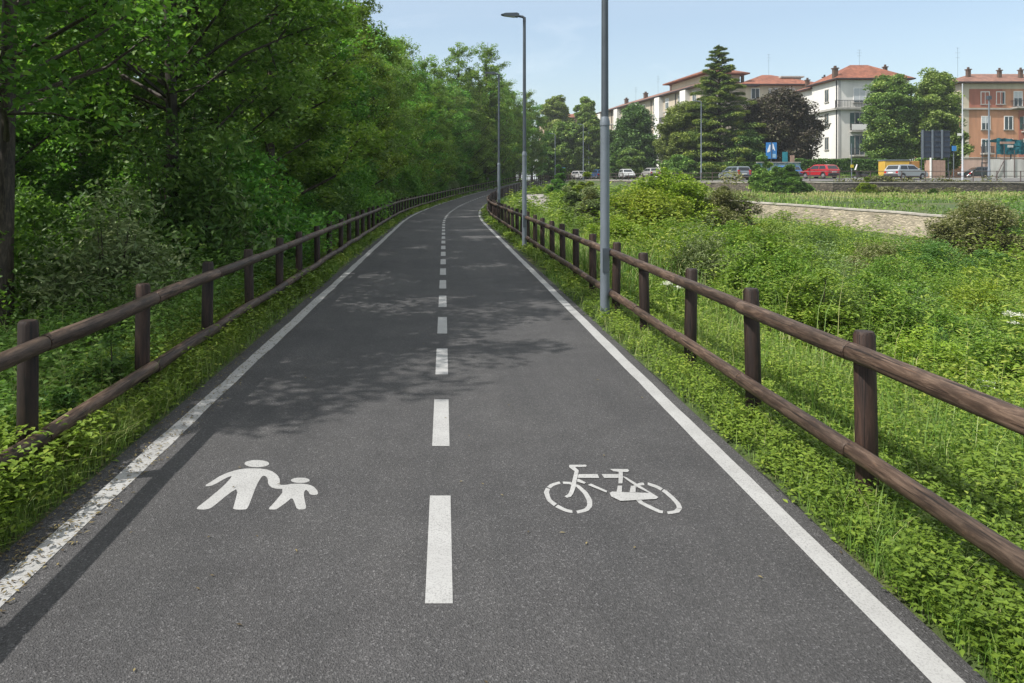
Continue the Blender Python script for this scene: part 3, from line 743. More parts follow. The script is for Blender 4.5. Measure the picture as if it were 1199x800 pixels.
def face_box(mb, side, W, u0, u1, z0, z1, d0, d1):
    """a box on the front ('f', y=0), left ('l', x=0) or right ('r', x=W) face; d = how far it stands out"""
    if side == 'f': mb.box((u0, -d1, z0), (u1, -d0, z1))
    elif side == 'l': mb.box((-d1, u0, z0), (-d0, u1, z1))
    else: mb.box((W + d0, u0, z0), (W + d1, u1, z1))
    return mb
class House:
    def __init__(s, name, label, x, y, z, W, D, H, m, roofm, rh=2.2, ov=.9, rz=0, roof=True):
        s.t = thing(name, label, 'building', (x, y, z), rz); s.W, s.D, s.H = W, D, H
        MB().box((0,0,-1),(W,D,H)).build('wall', M[m], s.t)
        if roof:
            s.roof = hip_roof(W, D, H + .003, rh, ov).build('roof', M[roofm], s.t)
            g = MB()                                              # eaves board and gutter
            for a, b in (((-ov-.09,-ov-.09,H+.05),(W+ov+.09,-ov-.003,H+.2)), ((-ov-.09,-ov,H+.05),(-ov-.003,D+ov,H+.2)), ((W+ov+.003,-ov,H+.05),(W+ov+.09,D+ov,H+.2))): g.box(a, b)
            g.build('gutter', M['dark_metal'], s.roof)
    def window(s, side, u, z, w=1.1, h=1.6, shut=None, fr='frame_white', blind=0.0, sill=True):
        f = MB()
        for a in ((u-w/2-.10, u-w/2, z, z+h), (u+w/2, u+w/2+.10, z, z+h), (u-w/2-.10, u+w/2+.10, z+h, z+h+.12), (u-.03, u+.03, z, z+h)):
            face_box(f, side, s.W, a[0], a[1], a[2], a[3], .002, .07)
        o = f.build('window', M[fr], s.t)
        face_box(MB(), side, s.W, u-w/2, u+w/2, z, z+h, -.02, .025).build('pane', M['glass'], o)
        if blind > 0: face_box(MB(), side, s.W, u-w/2+.001, u+w/2-.001, z+h*(1-blind), z+h-.001, .027, .05).build('blind', M['blind'], o)
        if sill: face_box(MB(), side, s.W, u-w/2-.18, u+w/2+.18, z-.12, z-.003, .003, .16).build('sill', M['concrete'], o)
        if shut:
            for a, b in ((u-w/2-.10-w*.48, u-w/2-.103), (u+w/2+.103, u+w/2+.10+w*.48)):
                face_box(MB(), side, s.W, a, b, z, z+h, .003, .06).build('shutter', M[shut], o)
    def balcony(s, side, u0, u1, z, out=1.1, slab='concrete', rail='dark_metal', solid=None):
        o = face_box(MB(), side, s.W, u0, u1, z-.18, z, .004, out).build('balcony', M[slab], s.t)
        r = MB()
        def post(u, d, z0, z1, t=.02):
            if side == 'f': r.box((u-t, -d-t, z0), (u+t, -d+t, z1))
            elif side == 'l': r.box((-d-t, u-t, z0), (-d+t, u+t, z1))
            else: r.box((s.W+d-t, u-t, z0), (s.W+d+t, u+t, z1))
        n = max(3, int((u1-u0)/.22))
        for q in range(n+1): post(u0 + .06 + (u1-u0-.12)*q/n, out-.06, z+.002, z+.95)
        for q in range(1, 5): post(u0+.06, (out-.06)*q/5, z+.002, z+.95); post(u1-.06, (out-.06)*q/5, z+.002, z+.95)
        face_box(r, side, s.W, u0, u1, z+.953, z+1.02, out-.10, out-.02)
        for uu in (u0+.06, u1-.06): face_box(r, side, s.W, uu-.035, uu+.035, z+.953, z+1.019, .01, out-.11)
        r.build('railing', M[rail], o)
        if solid: face_box(MB(), side, s.W, u0+.04, u1-.04, z+.08, z+.90, out-.035, out-.012).build('panel', M[solid], o)
    def band(s, z, h=.25, out=.12, m='concrete'):
        b = MB(); W, D = s.W, s.D
        b.box((-out,-out,z),(W+out,-.003,z+h)); b.box((-out,-.003,z),(-.003,D,z+h)); b.box((W+.003,-.003,z),(W+out,D,z+h))
        b.build('storey_band', M[m], s.t)
    def chimney(s, u, v, z, h=.75, w=.45, m='shutter_brown'):
        c = MB().box((u-w/2, v-w/2, z),(u+w/2, v+w/2, z+h)).box((u-w/2-.1, v-w/2-.1, z+h+.003),(u+w/2+.1, v+w/2+.1, z+h+.15)).box((u-w/4, v-w/4, z+h+.153),(u+w/4, v+w/4, z+h+.45))
        c.build('chimney', M[m], s.roof)
    def antenna(s, u, v, z, h):
        a = MB().tube([(u,v,z),(u,v,z+h)], .014, 6)
        for q, l in ((.98,.3),(.84,.42),(.70,.34)): a.tube([(u-l,v,z+h*q),(u+l,v,z+h*q)], .012, 5)
        a.build('antenna', M['dark_metal'], s.roof)
    def pipe(s, side, u, z0, z1):
        face_box(MB(), side, s.W, u-.06, u+.06, z0, z1, .02, .14).build('drainpipe', M['dark_metal'], s.t)
    def patch(s, side, u0, u1, z0, z1, m, out=.03, name='painted_panel'):
        face_box(MB(), side, s.W, u0, u1, z0, z1, .004, out).build(name, M[m], s.t)

# white villa
zb = 2.1
w = House('white_house', 'white four-storey house with red hipped roof behind the red car', 56.6, 108, zb, 10.2, 7.6, 14.45, 'white', 'tiles', 2.5, .55)
w.band(10.15, .3, .5); w.band(3.05, .18, .08)
for z in (4.55, 8.05, 11.6): w.window('l', 3.1, z, .95, 1.75, None, 'concrete')
for z in (3.6, 7.35, ): pass
w.window('f', 3.1, 7.6, 1.3, 2.1, 'shutter_green', 'concrete'); w.window('f', 3.1, 3.7, 1.3, 2.7, 'shutter_green', 'concrete'); w.window('f', 3.1, 11.2, 1.6, 2.0, None, 'frame_white', .9)
w.window('f', 2.6, .9, 1.2, 1.4, None, 'concrete'); w.window('f', 4.9, .9, 1.0, 1.5, None, 'concrete')
w.balcony('f', 1.7, 4.6, 3.6, 1.1); w.balcony('f', 1.7, 4.5, 7.15, .5, 'concrete', 'dark_metal', 'frame_white'); w.balcony('f', -.5, 10.7, 10.47, .52, 'concrete')
w.patch('f', 6.2, 6.8, 0, 14.6, 'white', .12, 'pilaster'); w.patch('f', .004, .35, 0, 14.7, 'grey_render', .05, 'quoin')
for u in (8.6,):
    for z in (3.7, 7.6, 11.2): w.window('f', u, z, 1.3, 2.2, 'shutter_green', 'concrete')
    w.window('f', u, .8, 1.3, 1.6, None, 'concrete')
for u in (8.6,): w.balcony('f', u-1.4, u+1.4, 3.6, 1.0)
w.pipe('l', .25, 0, 14.6); w.pipe('f', 6.0, 0, 14.6)
w.chimney(-.1, .6, 14.6, 1.5, .6); w.chimney(8.3, 2.6, 15.6, 1.0); w.chimney(1.5, 6.8, 14.7, 1.0, .4, 'dark_metal'); w.antenna(5.0, 3.5, 16.4, 3.0)
# its recessed wing
w2 = House('white_house_wing', 'white balconied wing set back behind the white house, partly hidden by the purple tree', 56.9, 116.2, zb, 9, 9, 14.1, 'white', 'tiles', 1.6, .6)
for z in (3.9, 7.5, 11.0): w2.window('l', 3.2, z, 1.3, 2.2, None, 'concrete'); w2.window('l', 6.9, z, 1.0, 2.0, None, 'concrete'); w2.balcony('l', 1.0, 8.2, z-.05, .9, 'concrete')
w2.window('l', 3.0, .4, 2.2, 2.1, None, 'concrete'); w2.chimney(1.2, 4, 14.9, 1.1, .5)
# orange block
o_ = House('orange_house', 'orange and brick-red apartment house with balconies at the far right', 77.0, 112, zb, 22, 11, 14.45, 'orange', 'tiles_old', 2.0, .75)
o_.patch('l', .005, 10.9, 9.9, 14.4, 'cream'); o_.patch('f', 0.01, 1.2, 3, 14.44, 'cream', .02)
o_.patch('f', 1.3, 6.2, 10.95, 13.6, 'redbrick', .03); o_.patch('f', .01, 22, 13.65, 14.44, 'cream', .035); o_.patch('f', 10.4, 22, 10.95, 13.6, 'cream', .03)
o_.patch('f', 8.6, 12.4, 0.2, 10.5, 'redbrick', .03); o_.patch('f', 12.45, 15.2, 0.2, 10.5, 'beige', .03); o_.patch('f', 17.6, 22, .2, 10.5, 'pinkish', .03); o_.patch('f', 15.25, 17.55, .2, 10.5, 'redbrick', .028)
o_.patch('f', .3, 6.3, .2, 3.2, 'pinkish', .03)
o_.band(10.55, .22, .30, 'concrete'); o_.band(3.3, .15, .10, 'concrete')
for u, sh in ((3.6, None), (5.9, None), (8.5, None), (10.9, None), (13.5, None), (16.4, None), (19.4, None)):
    o_.window('f', u, 11.1 if u > 7 else 11.4, 1.15, 2.1 if u > 7 else 1.75, sh, 'frame_white', .45 if u in (8.5, 10.9) else 0)
for u in (3.7, 7.1, 10.0, 13.6, 16.4, 19.4):
    o_.window('f', u, 7.6, 1.15, 1.9, 'shutter_green' if u > 9 else None, 'frame_white', .5 if u == 3.7 else 0); o_.window('f', u, 4.2, 1.15, 1.9, 'shutter_green' if u != 3.7 else None, 'frame_white')
    o_.window('f', u, .7, 1.2, 1.9, None, 'shutter_brown')
o_.balcony('f', 7.4, 12.2, 10.85, 1.3, 'concrete'); o_.balcony('f', 12.3, 21.8, 10.7, 1.1, 'concrete'); o_.balcony('f', 9.0, 14.6, 7.35, 1.2, 'concrete', 'brown_metal', 'redbrick'); o_.balcony('f', 2.9, 4.5, 4.05, .8)
o_.chimney(3.2, 3, 15.6, 1.3, .5); o_.chimney(7.6, 2.5, 15.3, 1.4); o_.chimney(10.6, 2.2, 15.1, 1.6); o_.antenna(.9, 2.0, 15.0, 5.2)
MB().box((12.2,-1.6,14.3),(18.5,-.76,14.42)).build('canopy_roof', M['concrete'], o_.t)
f2 = House('brown_roofed_house', 'house with a brown tiled roof showing at the right edge behind the orange one', 98, 126, zb, 16, 10, 14.6, 'pinkish', 'tiles_old', 1.8, .8)
for u in (2.5, 6, 9.5):
    for z in (4, 7.6, 11.2): f2.window('f', u, z, 1.2, 1.8, 'shutter_green')
# beige block with red hip roof behind the purple tree
b1 = House('beige_house', 'beige apartment block with a red hipped roof above the purple tree', 51.0, 128, zb, 12.5, 11, 16.2, 'cream', 'tiles', 2.4, .9)
for u in (2, 5, 8, 10.8):
    for z in (4.2, 7.6, 11.0, 14.0): b1.window('f', u, z, 1.3, 1.7, None, 'frame_white', .5 if u in (5, 8) else 0)
b1.band(12.9, .2, .1); b1.antenna(5.8, 3.5, 18.2, 4.0); b1.chimney(1.0, 3.0, 17.2, 1.2); MB().box((7.6, 2.6, 18.0),(11.6, 5.2, 18.25)).box((8.0, 3, 17.2),(11.2, 4.8, 17.99)).build('roof_terrace', M['concrete'], b1.roof)
# long beige building receding to the left
ang = math.atan2(3.4, 27.0)
lb = House('long_beige_building', 'long beige apartment building with bay balconies receding behind the trees', 43.4, 127.0, zb, 9.0, 52.0, 16.0, 'beige', 'tiles_old', 1.9, .9, ang)
for q in range(9):
    v = 2.4 + q * 5.6
    for z in (3.9, 7.4, 10.9, 13.6): lb.window('l', v, z, 1.3, 1.75, None, 'frame_white', .4 if (q + int(z)) % 3 == 0 else 0)
    if q % 2 == 0:
        lb.patch('l', v + 1.7, v + 3.9, 0, 15.9, 'white', .9, 'bay')
        for z in (4.0, 7.5, 11.0): lb.balcony('l', v - 1.6, v + 1.6, z - .1, 1.0, 'concrete')
    else: lb.pipe('l', v + 1.8, 0, 15.9)
for v in (9, 17, 30, 41): lb.chimney(2.5, v, 16.9, 1.4, .7)
lb.antenna(3.5, 26, 17.5, 4); lb.antenna(3.5, 38, 17.5, 3.2); lb.band(12.9, .2, .12)
MB().box((1.5, 1.5, 16.4),(7.8, 15, 18.2)).build('penthouse', M['cream'], lb.roof); 
pr_ = hip_roof(6.8, 14.5, 18.25, 1.5, .9).build('penthouse_roof', M['tiles'], lb.roof); pr_.location = (1.2, 1.0, 0)
# two far houses over the treetops
h1 = House('distant_house', 'distant house with a pale wall and salmon roof just right of the treeline', 25.2, 190, 2.3, 9.5, 10, 15.8, 'pinkish', 'tiles', 2.0, .7)
h2 = House('distant_house', 'distant house whose salmon roof shows between the two round treetops', 30.5, 196, 2.3, 13, 11, 15.8, 'cream', 'tiles', 2.6, .8)
h3 = House('distant_house', 'distant pale pink house just right of the nearest lamp post', 38.0, 184, 2.3, 9, 10, 14.6, 'pinkish', 'tiles', 1.5, .7)
for h in (h1, h2, h3):
    for u in (1.8, 4.4, 7.0):
        for z in (5, 8.4, 11.8): h.window('f', u, z, 1.2, 1.8, 'shutter_brown')
h2.chimney(2, 3, 16.6, 1.6, .8); h1.chimney(2.2, 3, 16.6, 1.3, .7)
# ------------------------------------------------------------------ cars
def car(label, paint, x, y, heading, kind='hatch', L=3.9, Wd=1.66, H=1.46, z=None, group='cars on the main road', lower=None):
    z = float(roadz(y) + crossfall(x, y)) + .004 if z is None else z
    t = thing('car', label, 'car', (x, y, z), heading, group)
    hl = L / 2; belt = .93 * H / 1.46; wr = .30; ax = (-hl + .68, hl - .78); hw = Wd / 2
    back = {'hatch': [(-hl+.06, belt), (-hl+.36, H-.10), (-hl+.70, H-.02)], 'wagon': [(-hl+.05, belt), (-hl+.20, H-.12), (-hl+.42, H-.02)], 'sedan': [(-hl+.75, belt), (-hl+1.25, H-.06), (-hl+1.6, H-.01)]}[kind]
    wsb = hl - 1.08; roof_f = hl - 1.78
    def arch(c): return [(c + (wr+.06) * math.cos(a), .30 + (wr+.06) * math.sin(a)) for a in [math.pi * k / 8 for k in range(9)]]
    low = [(hl-.10, .26)] + [(hl-.02, .40), (hl, .52), (hl-.06, .66), (hl-.30, .78 * H/1.46), (wsb, belt)] + [(back[0][0] if kind != 'sedan' else -hl+.12, belt)]
    low += [(-hl+.01, .80), (-hl, .50), (-hl+.06, .30)]
    low += list(reversed(arch(ax[0]))) + list(reversed(arch(ax[1])))
    low = [p for i, p in enumerate(low)]
    def prism_bm(poly, yf, bev):
        bm = bmesh.new(); A = [bm.verts.new((px, yf(pz), pz)) for px, pz in poly]; B = [bm.verts.new((px, -yf(pz), pz)) for px, pz in poly]
        n = len(poly); bm.faces.new(A); bm.faces.new(B[::-1])
        for i in range(n): bm.faces.new((A[i], B[i], B[(i+1) % n], A[(i+1) % n]))
        bmesh.ops.recalc_face_normals(bm, faces=bm.faces[:])
        if bev:
            eds = [e for e in bm.edges if (e.verts[0].co.y * e.verts[1].co.y > 0) and min(e.verts[0].co.z, e.verts[1].co.z) > .32]
            bmesh.ops.bevel(bm, geom=eds, offset=bev, segments=2, affect='EDGES', clamp_overlap=True)
        return bm
    tum = lambda zz: hw - (.02 if zz < .45 else 0) - .26 * max(0, zz - belt)
    mb = MB().bm(prism_bm(low, tum, .035)); body = mb.build('body', paint, t, True)
    cab = [(wsb, belt - .03), (wsb - .02, belt), (roof_f, H - .05), (roof_f - .35, H)] + back[::-1] + [(back[0][0] + .02, belt - .03)]
    MB().bm(prism_bm(cab, lambda zz: tum(zz) - .03, .03)).build('cabin', paint, t, True)
    # glazing stands 6 mm proud of the cabin
    z0, z1 = belt + .05, H - .13
    def xr(zz): a, b = back[0], back[1]; u = (zz - a[1]) / (b[1] - a[1]); return a[0] + (b[0] - a[0]) * u
    def xf(zz): u = (zz - belt) / (H - .05 - belt); return (wsb - .02) + (roof_f - wsb + .02) * u
    xm = (roof_f + back[1][0]) / 2 + .05
    for s in (1, -1):
        for a0, a1, b0, b1 in ((xr(z0) + .22, xm - .04, xr(z1) + .20, xm - .04), (xm + .04, xf(z0) - .13, xm + .04, xf(z1) - .13)):
            q = [(a0, s*(tum(z0)-.024), z0), (a1, s*(tum(z0)-.024), z0), (b1, s*(tum(z1)-.024), z1), (b0, s*(tum(z1)-.024), z1)]
            q2 = [(p[0], p[1] - s*.02, p[2]) for p in q]
            MB().add(q + q2, [(0,1,2,3),(7,6,5,4),(0,4,5,1),(1,5,6,2),(2,6,7,3),(3,7,4,0)]).build('side_window', M['car_glass'], t)
    def screen(name, x0, x1, sgn):
        n = Vector((z1 - z0, 0, -(x1 - x0))).normalized() * sgn * .008
        y0, y1 = tum(z0) - .14, tum(z1) - .14
        q = [Vector((x0, -y0, z0)) + n, Vector((x0, y0, z0)) + n, Vector((x1, y1, z1)) + n, Vector((x1, -y1, z1)) + n]; q2 = [p - n * 3 for p in q]
        MB().add(q + q2, [(0,1,2,3),(7,6,5,4),(0,4,5,1),(1,5,6,2),(2,6,7,3),(3,7,4,0)]).build(name, M['car_glass'], t)
    screen('windscreen', xf(z0), xf(z1), 1); screen('rear_window', xr(z0), xr(z1), -1)
    for s in (1, -1):
        MB().box((-hl-.012, s*(hw-.05), .62), (-hl+.10, s*(hw-.30), .86 if kind != 'wagon' else belt+.12), .02).build('tail_light', M['lamp_red'], t)
        MB().box((hl-.22, s*(hw-.04), .56), (hl-.02, s*(hw-.42), .70), .03).build('headlight', M['lamp_clear'], t)
        MB().box((wsb-.35, s*(hw-.01), belt), (wsb-.18, s*(hw+.15), belt+.13), .03).build('mirror', paint, t)
        MB().box((-.05, s*(hw+.001), belt-.14), (-.20, s*(hw+.025), belt-.11)).build('door_handle', M['bumper'], t)
        MB().box((ax[0]+.42, s*(hw-.03), .22), (ax[1]-.42, s*(hw+.012), .36)).build('sill', lower or M['bumper'], t)
    MB().box((-hl-.05, -hw+.06, .30), (-hl+.10, hw-.06, .55), .04).build('bumper', lower or M['bumper'], t)
    MB().box((hl-.10, -hw+.06, .26), (hl+.04, hw-.06, .46), .04).build('bumper', lower or M['bumper'], t)
    MB().box((-hl-.062, -.26, .62), (-hl-.005, .26, .74)).build('number_plate', M['plate'], t)
    for a in ax:
        for s in (1, -1):
            yo, yi = s*(hw-.02), s*(hw-.21)
            w = MB().tube([(a, yi, .30), (a, yi+(yo-yi)*.15, .30), (a, yi+(yo-yi)*.85, .30), (a, yo, .30)], [.26, .30, .30, .27], 20).build('wheel', M['tyre'], t, True)
            MB().tube([(a, yo-s*.02, .30), (a, yo+s*.006, .30)], [.19, .17], 14).build('rim', M['rim'], w, True)
    return t
def head(dx, dy): return math.atan2(dy, dx)
car('grey wagon car seen from behind at an angle, driving away above the dark roadside wall', car_paint('grey_blue_paint', (0.23, 0.27, 0.30), .4), at(860, 86), 86, head(-.16, .98), 'wagon', 4.2, 1.72, 1.55)
car('small red hatchback car driving away to the left in front of the hedge', car_paint('red_paint', (0.42, 0.018, 0.025)), at(959.5, 79.5), 79.5, head(-.32, .95), 'hatch', 3.85, 1.64, 1.46)
car('silver hatchback car seen from the side in front of the yellow container', car_paint('silver_paint', (0.46, 0.48, 0.50), .5), at(1061, 77), 77, head(.93, .30), 'hatch', 4.05, 1.70, 1.52)
car('white hatchback car immediately right of the nearest lamp post, far up the main road', car_paint('white_paint', (0.55, 0.56, 0.57)), at(734, 117), 117, head(.02, -1), 'hatch', 3.9, 1.66, 1.5)
car('pale dark-windowed car half hidden by the lime green bushes, far up the road', car_paint('pale_paint', (0.46, 0.45, 0.44)), at(762, 116), 116, head(-.10, 1), 'hatch', 4.0, 1.68, 1.5)
car('dark blue car immediately left of the nearest lamp post, far up the main road', car_paint('blue_paint', (0.03, 0.08, 0.20)), at(701, 128), 128, head(-.1, 1), 'hatch', 3.9, 1.7, 1.6)
car('white and dark car at the far left end of the visible main road', car_paint('white_paint', (0.48, 0.48, 0.48)), at(680, 136), 136, head(.35, -.95), 'wagon', 4.1, 1.7, 1.55)
car('blue car mostly hidden behind the dark green bush on the roadside wall', car_paint('bright_blue_paint', (0.04, 0.14, 0.36)), at(917, 80.5), 80.5, head(-.32, .95), 'hatch', 3.8, 1.64, 1.45)
car('dark grey car parked in the driveway in front of the orange house', car_paint('dark_grey_paint', (0.09, 0.10, 0.10), .3), at(1143, 101), 101, head(-1, .15), 'hatch', 3.9, 1.66, 1.45, None, 'parked cars')

M['pole_white'] = plain('pale_pole_paint', (.42, .44, .48), .5, 0, .1)
# scooter by the kerb
sc = thing('scooter', 'dark motor scooter with a pale windscreen, standing left of the silver car', 'scooter', (at(1008.5, 74.6), 74.6, float(roadz(74.6) + crossfall(at(1008.5, 74.6), 74.6))), R(160))
fr_ = MB().prism([(-.62,.62),(-.20,.72),(.10,.55),(.28,.30),(.40,.32),(.52,1.00),(.44,1.02),(.30,.52),(.16,.36),(-.18,.34),(-.55,.42)], -.16, .16).build('body', M['bumper'], sc)
MB().prism([(-.66,.72),(-.10,.78),(-.05,.84),(-.62,.86)], -.15, .15).build('seat', M['tyre'], sc)
MB().prism([(.50,1.05),(.58,1.05),(.40,1.60),(.36,1.60)], -.20, .20).build('windscreen', M['frame_white'], sc)
MB().tube([(.46,-.34,1.05),(.46,.34,1.05)], .02, 8).build('handlebar', M['dark_metal'], sc)
for x in (-.48, .56):
    w_ = MB().tube([(x,-.06,.25),(x,-.03,.25),(x,.03,.25),(x,.06,.25)], [.20,.25,.25,.20], 18).build('wheel', M['tyre'], sc, True)
    MB().tube([(x,-.065,.25),(x,.065,.25)], .13, 12).build('rim', M['rim'], w_, True)

# ------------------------------------------------------------------ poles and signs by the road
def road_lamp(px, d, top, label, r=.075, arm=True, m='galv_pale', name='street_lamp', side=-1):
    x = at(px, d); z = float(roadz(d)) if x > ux(d) else gz(x, d); H = hgt(top, d) - z
    t = thing(name, label, 'lamp post' if arm else 'pole', (x, d, z))
    MB().tube([(0,0,-.3),(0,0,1.2),(0,0,1.25),(0,0,H)], [r*1.25, r*1.25, r, r*.65], 12).build('pole', M[m], t, True)
    if arm:
        MB().tube([(0,0,H-.03),(side*.35,0,H+.03)], .035, 8).build('arm', M[m], t, True)
        MB().prism([(side*.30,H-.02),(side*.95,H+.06),(side*.92,H+.13),(side*.32,H+.10)], -.11, .11).build('lamp_head', M[m], t)
    return t
road_lamp(821, 86.5, 119, 'pale lamp post in front of the tall cedar, left of the grey wagon')
t = road_lamp(1127, 73.2, 98, 'tall white pole left of the orange house, carrying a tiny white sign', .075, False, 'pole_white', 'utility_pole')
MB().box((-.55,-.12,hgt(158,73.2)-1.82-.12),(-.1,-.09,hgt(158,73.2)-1.82+.12)).build('sign_plate', M['frame_white'], t)
t = road_lamp(1158, 72.9, 117, 'thick grey pole in front of the orange house, left of the white hoarding', .10, False, 'galv_pale', 'utility_pole')
MB().box((-.16,-.16,hgt(117,72.9)-1.82),(.16,.16,hgt(117,72.9)-1.82+.35)).build('cap_box', M['galv'], t)
for px, d, top, lab in ((650, 118, 157, 'thin far lamp post above the end of the right fence'), (683, 124, 146, 'far lamp post, left one of the close pair left of the nearest lamp post'), (689.5, 138, 152, 'far lamp post, right one of the close pair left of the nearest lamp post'), (697, 150, 172, 'short far pole closest to the nearest lamp post on its left')):
    road_lamp(px, d, top, lab, .085, True, 'galv_pale', 'street_lamp', -1 if px != 689.5 else 1)
def panel_sign(name, label, cat, px, d, px_w, top, bot, m, post=True, pm='galv_pale', posts=(0,), th=.08, extra=None):
    x = at(px, d); z = float(roadz(d)); w = px_w * d / F
    t = thing(name, label, cat, (x, d, z)); z0, z1 = hgt(bot, d) - z, hgt(top, d) - z
    MB().box((-w/2, -th, z0), (w/2, 0, z1), .01).build('panel', M[m], t)
    for u in posts: MB().tube([(u, .06, -.3), (u, .06, z1 - .02)], .05, 8).build('post', M[pm], t, True)
    return t, z0, z1, w
M['sign_blue'] = plain('blue_sign', (0.03, 0.19, 0.48), .5, 0, .15, 2); M['sign_white'] = plain('sign_white', (.75, .76, .78), .5, 0, .1); M['navy'] = plain('navy_sheet', (.022, .035, .06), .55, 0, .3, 1.5)
M['sign_yellow'] = plain('sign_yellow', (.55, .42, .03), .5, 0, .1); M['yellow'] = plain('yellow_container', (.58, .36, .06), .6, 0, .15, 1.5); M['ochre'] = plain('ochre_side', (.40, .20, .06), .6, 0, .15, 1.5)
M['teal'] = plain('teal_tarpaulin', (.012, .19, .24), .6, 0, .3, 1.2); M['hoard'] = m_render('white_hoarding', (.62, .60, .56), .3); M['planks'] = plain('pinkish_planks', (.34, .22, .17), .8, 0, .25, 3); M['sign_red'] = plain('sign_red', (.5, .03, .04), .5, 0, .1)
# twin blue advertising panel
t, z0, z1, w_ = panel_sign('advertising_sign', 'blue twin-panel advertising sign with pale figures on a pole in front of the purple tree', 'sign', 903, 86, 12.5, 167, 186, 'sign_blue')
MB().box((-.035, -.12, z0-.03), (.035, -.083, z1+.12)).build('divider', M['galv'], t)
MB().prism([(-.52, z0+.75), (-.40, z0+.72), (-.16, z0+.85), (-.12, z1-.30), (-.22, z1-.22), (-.34, z1-.55), (-.44, z0+1.05)], -.092, -.083).build('pale_figure', M['sign_white'], t)
MB().prism([(.10, z1-.12), (.20, z1-.16), (.42, z0+.95), (.34, z0+.92), (.22, z0+1.15), (.12, z0+1.0)], -.092, -.083).build('pale_figure', M['sign_white'], t)
MB().box((.10, -.092, z0+.12), (.50, -.083, z0+.55)).build('lower_patch', plain('pale_blue_patch', (.25, .42, .55)), t)
# billboard seen from the back
t, z0, z1, w_ = panel_sign('billboard', 'dark navy billboard seen from behind on tall posts, right of the two big green trees', 'billboard', 1095.5, 84, 33, 153, 185, 'navy', posts=(-1.55, -.45, .62, 1.45), pm='galv')
for q in range(6): zz = z0 + .1 + (z1 - z0 - .2) * q / 5; MB().box((-1.6, -.13, zz-.035), (1.6, -.083, zz+.035)).build('batten', M['dark_metal'], t)
for u in (-1.55, -.45, .62): MB().box((u-.10, -.17, z0-.1), (u+.10, -.132, z1+.08)).build('upright', M['galv_pale'], t)
for u in (-.45, .62): MB().tube([(u, .1, z1-1), (u+.1, 1.6, -.2)], .05, 8).build('brace', M['galv'], t, True)
# yellow sign on thin pole, pale far boards
t, z0, z1, w_ = panel_sign('road_sign', 'small yellow road sign on a thin pole right of the red car', 'road sign', 997.5, 74, 3.2, 193, 196.5, 'sign_yellow'); MB().tube([(0,.08,z1), (0,.08,hgt(168,74)-float(roadz(74)))], .035, 8).build('pole_top', M['galv_pale'], t, True)
panel_sign('notice_board', 'whitish board on posts directly right of the nearest lamp post, behind the white car', 'board', 719, 134, 9, 188, 198, 'sign_white', posts=(-.5, .5))
panel_sign('notice_board', 'small pale board behind the half-hidden pale car', 'board', 762, 132, 8, 187, 192, 'sign_white', posts=(-.4, .4))
panel_sign('road_sign', 'small blue road sign on a post at the far end of the path', 'road sign', 660, 128, 3.5, 196, 200, 'sign_blue')
panel_sign('road_sign', 'small blue panel sign behind the billboard posts', 'road sign', 1117, 90, 5, 171, 177, 'sign_blue')
panel_sign('kiosk_panel', 'teal panel standing behind the hedge right of the twin blue sign', 'panel', 919, 89, 6, 178, 190, 'teal', posts=(-.2, .2))
panel_sign('kiosk_panel', 'tan round-topped panel beside the teal panel behind the hedge', 'panel', 927.5, 89.5, 5, 182, 190, 'planks', posts=(0,))
# yellow container
x0, d = at(1036, 86.2), 86.2; zc = float(roadz(d)); t = thing('container', 'yellow container with a pale lid standing behind the silver car', 'container', (x0, d, zc), R(-6))
wf = 27 * d / F; hh = hgt(188.5, d) - zc
MB().box((0, 0, .05), (wf, 1.6, hh), .03).build('body', M['yellow'], t); MB().box((wf + .003, .05, .08), (wf + 1.15, 1.55, hh - .03), .03).build('side_bay', M['ochre'], t)
MB().box((-.06, -.07, hh + .003), (wf + .06, 1.67, hh + .13), .03).build('lid', M['galv_pale'], t)
for u in (.02, wf*.5, wf-.06): MB().box((u, -.03, .1), (u+.05, -.003, hh-.02)).build('rib', M['yellow'], t)
# planked enclosure with plants
x0, d = at(1090.5, 83), 83; zc = float(roadz(d)); t = thing('plank_enclosure', 'pinkish plank enclosure with pale corner post under the billboard', 'enclosure', (x0, d, zc)); w_ = 16.5 * d / F; hh = hgt(187.5, d) - zc
for q in range(3): MB().box((w_*q/3 + .01, 0, 0), (w_*(q+1)/3 - .01, 1.2, hh - .02 * q)).build('plank_panel', M['planks'], t)
MB().box((-.12, -.06, -.1), (-.003, .1, hh + .25)).build('corner_post', M['frame_white'], t)
# white hoarding, teal tarpaulin
x0, d = at(1158.5, 84), 84; zc = float(roadz(d)); hh = hgt(186.5, d) - zc
t = thing('hoarding', 'whitish site hoarding along the pavement at the right edge of the photo', 'hoarding', (x0, d, zc))
for q in range(5): MB().box((q * 1.22, 0, -.1), (q * 1.22 + 1.205, .08, hh - .04 * (q % 2))).build('hoarding_panel', M['hoard'], t)
for q in range(4): MB().tube([(1.6 + q * 1.15, -.08, -.2), (1.6 + q * 1.15, -.08, hh + 1.5 - .5 * (q % 2))], .045, 8).build('post', M['brown_metal'], t, True)
MB().tube([(.6, -.10, .4), (1.6, -.10, hh - .1)], .04, 8).build('brace', M['brown_metal'], t, True)
x0, d = at(1167, 90), 90; zc = float(roadz(d)); t = thing('tarpaulin_shelter', 'teal tarpaulin shelter rising above the white hoarding', 'shelter', (x0, d, zc)); w_ = 3.6; z0, z1 = hgt(181, d) - zc, hgt(162, d) - zc
bm = bmesh.new(); N_ = 14
vv = [[bm.verts.new((w_ * a / N_, -.12 * math.sin(a * 1.3) - .06 * math.sin(b * 2.1 + a), z0 + (z1 - z0) * b / 8 - (.35 * (a / N_) ** 3 * (z1 - z0) if b > 4 else 0) + .05 * math.sin(a * 2))) for a in range(N_ + 1)] for b in range(9)]
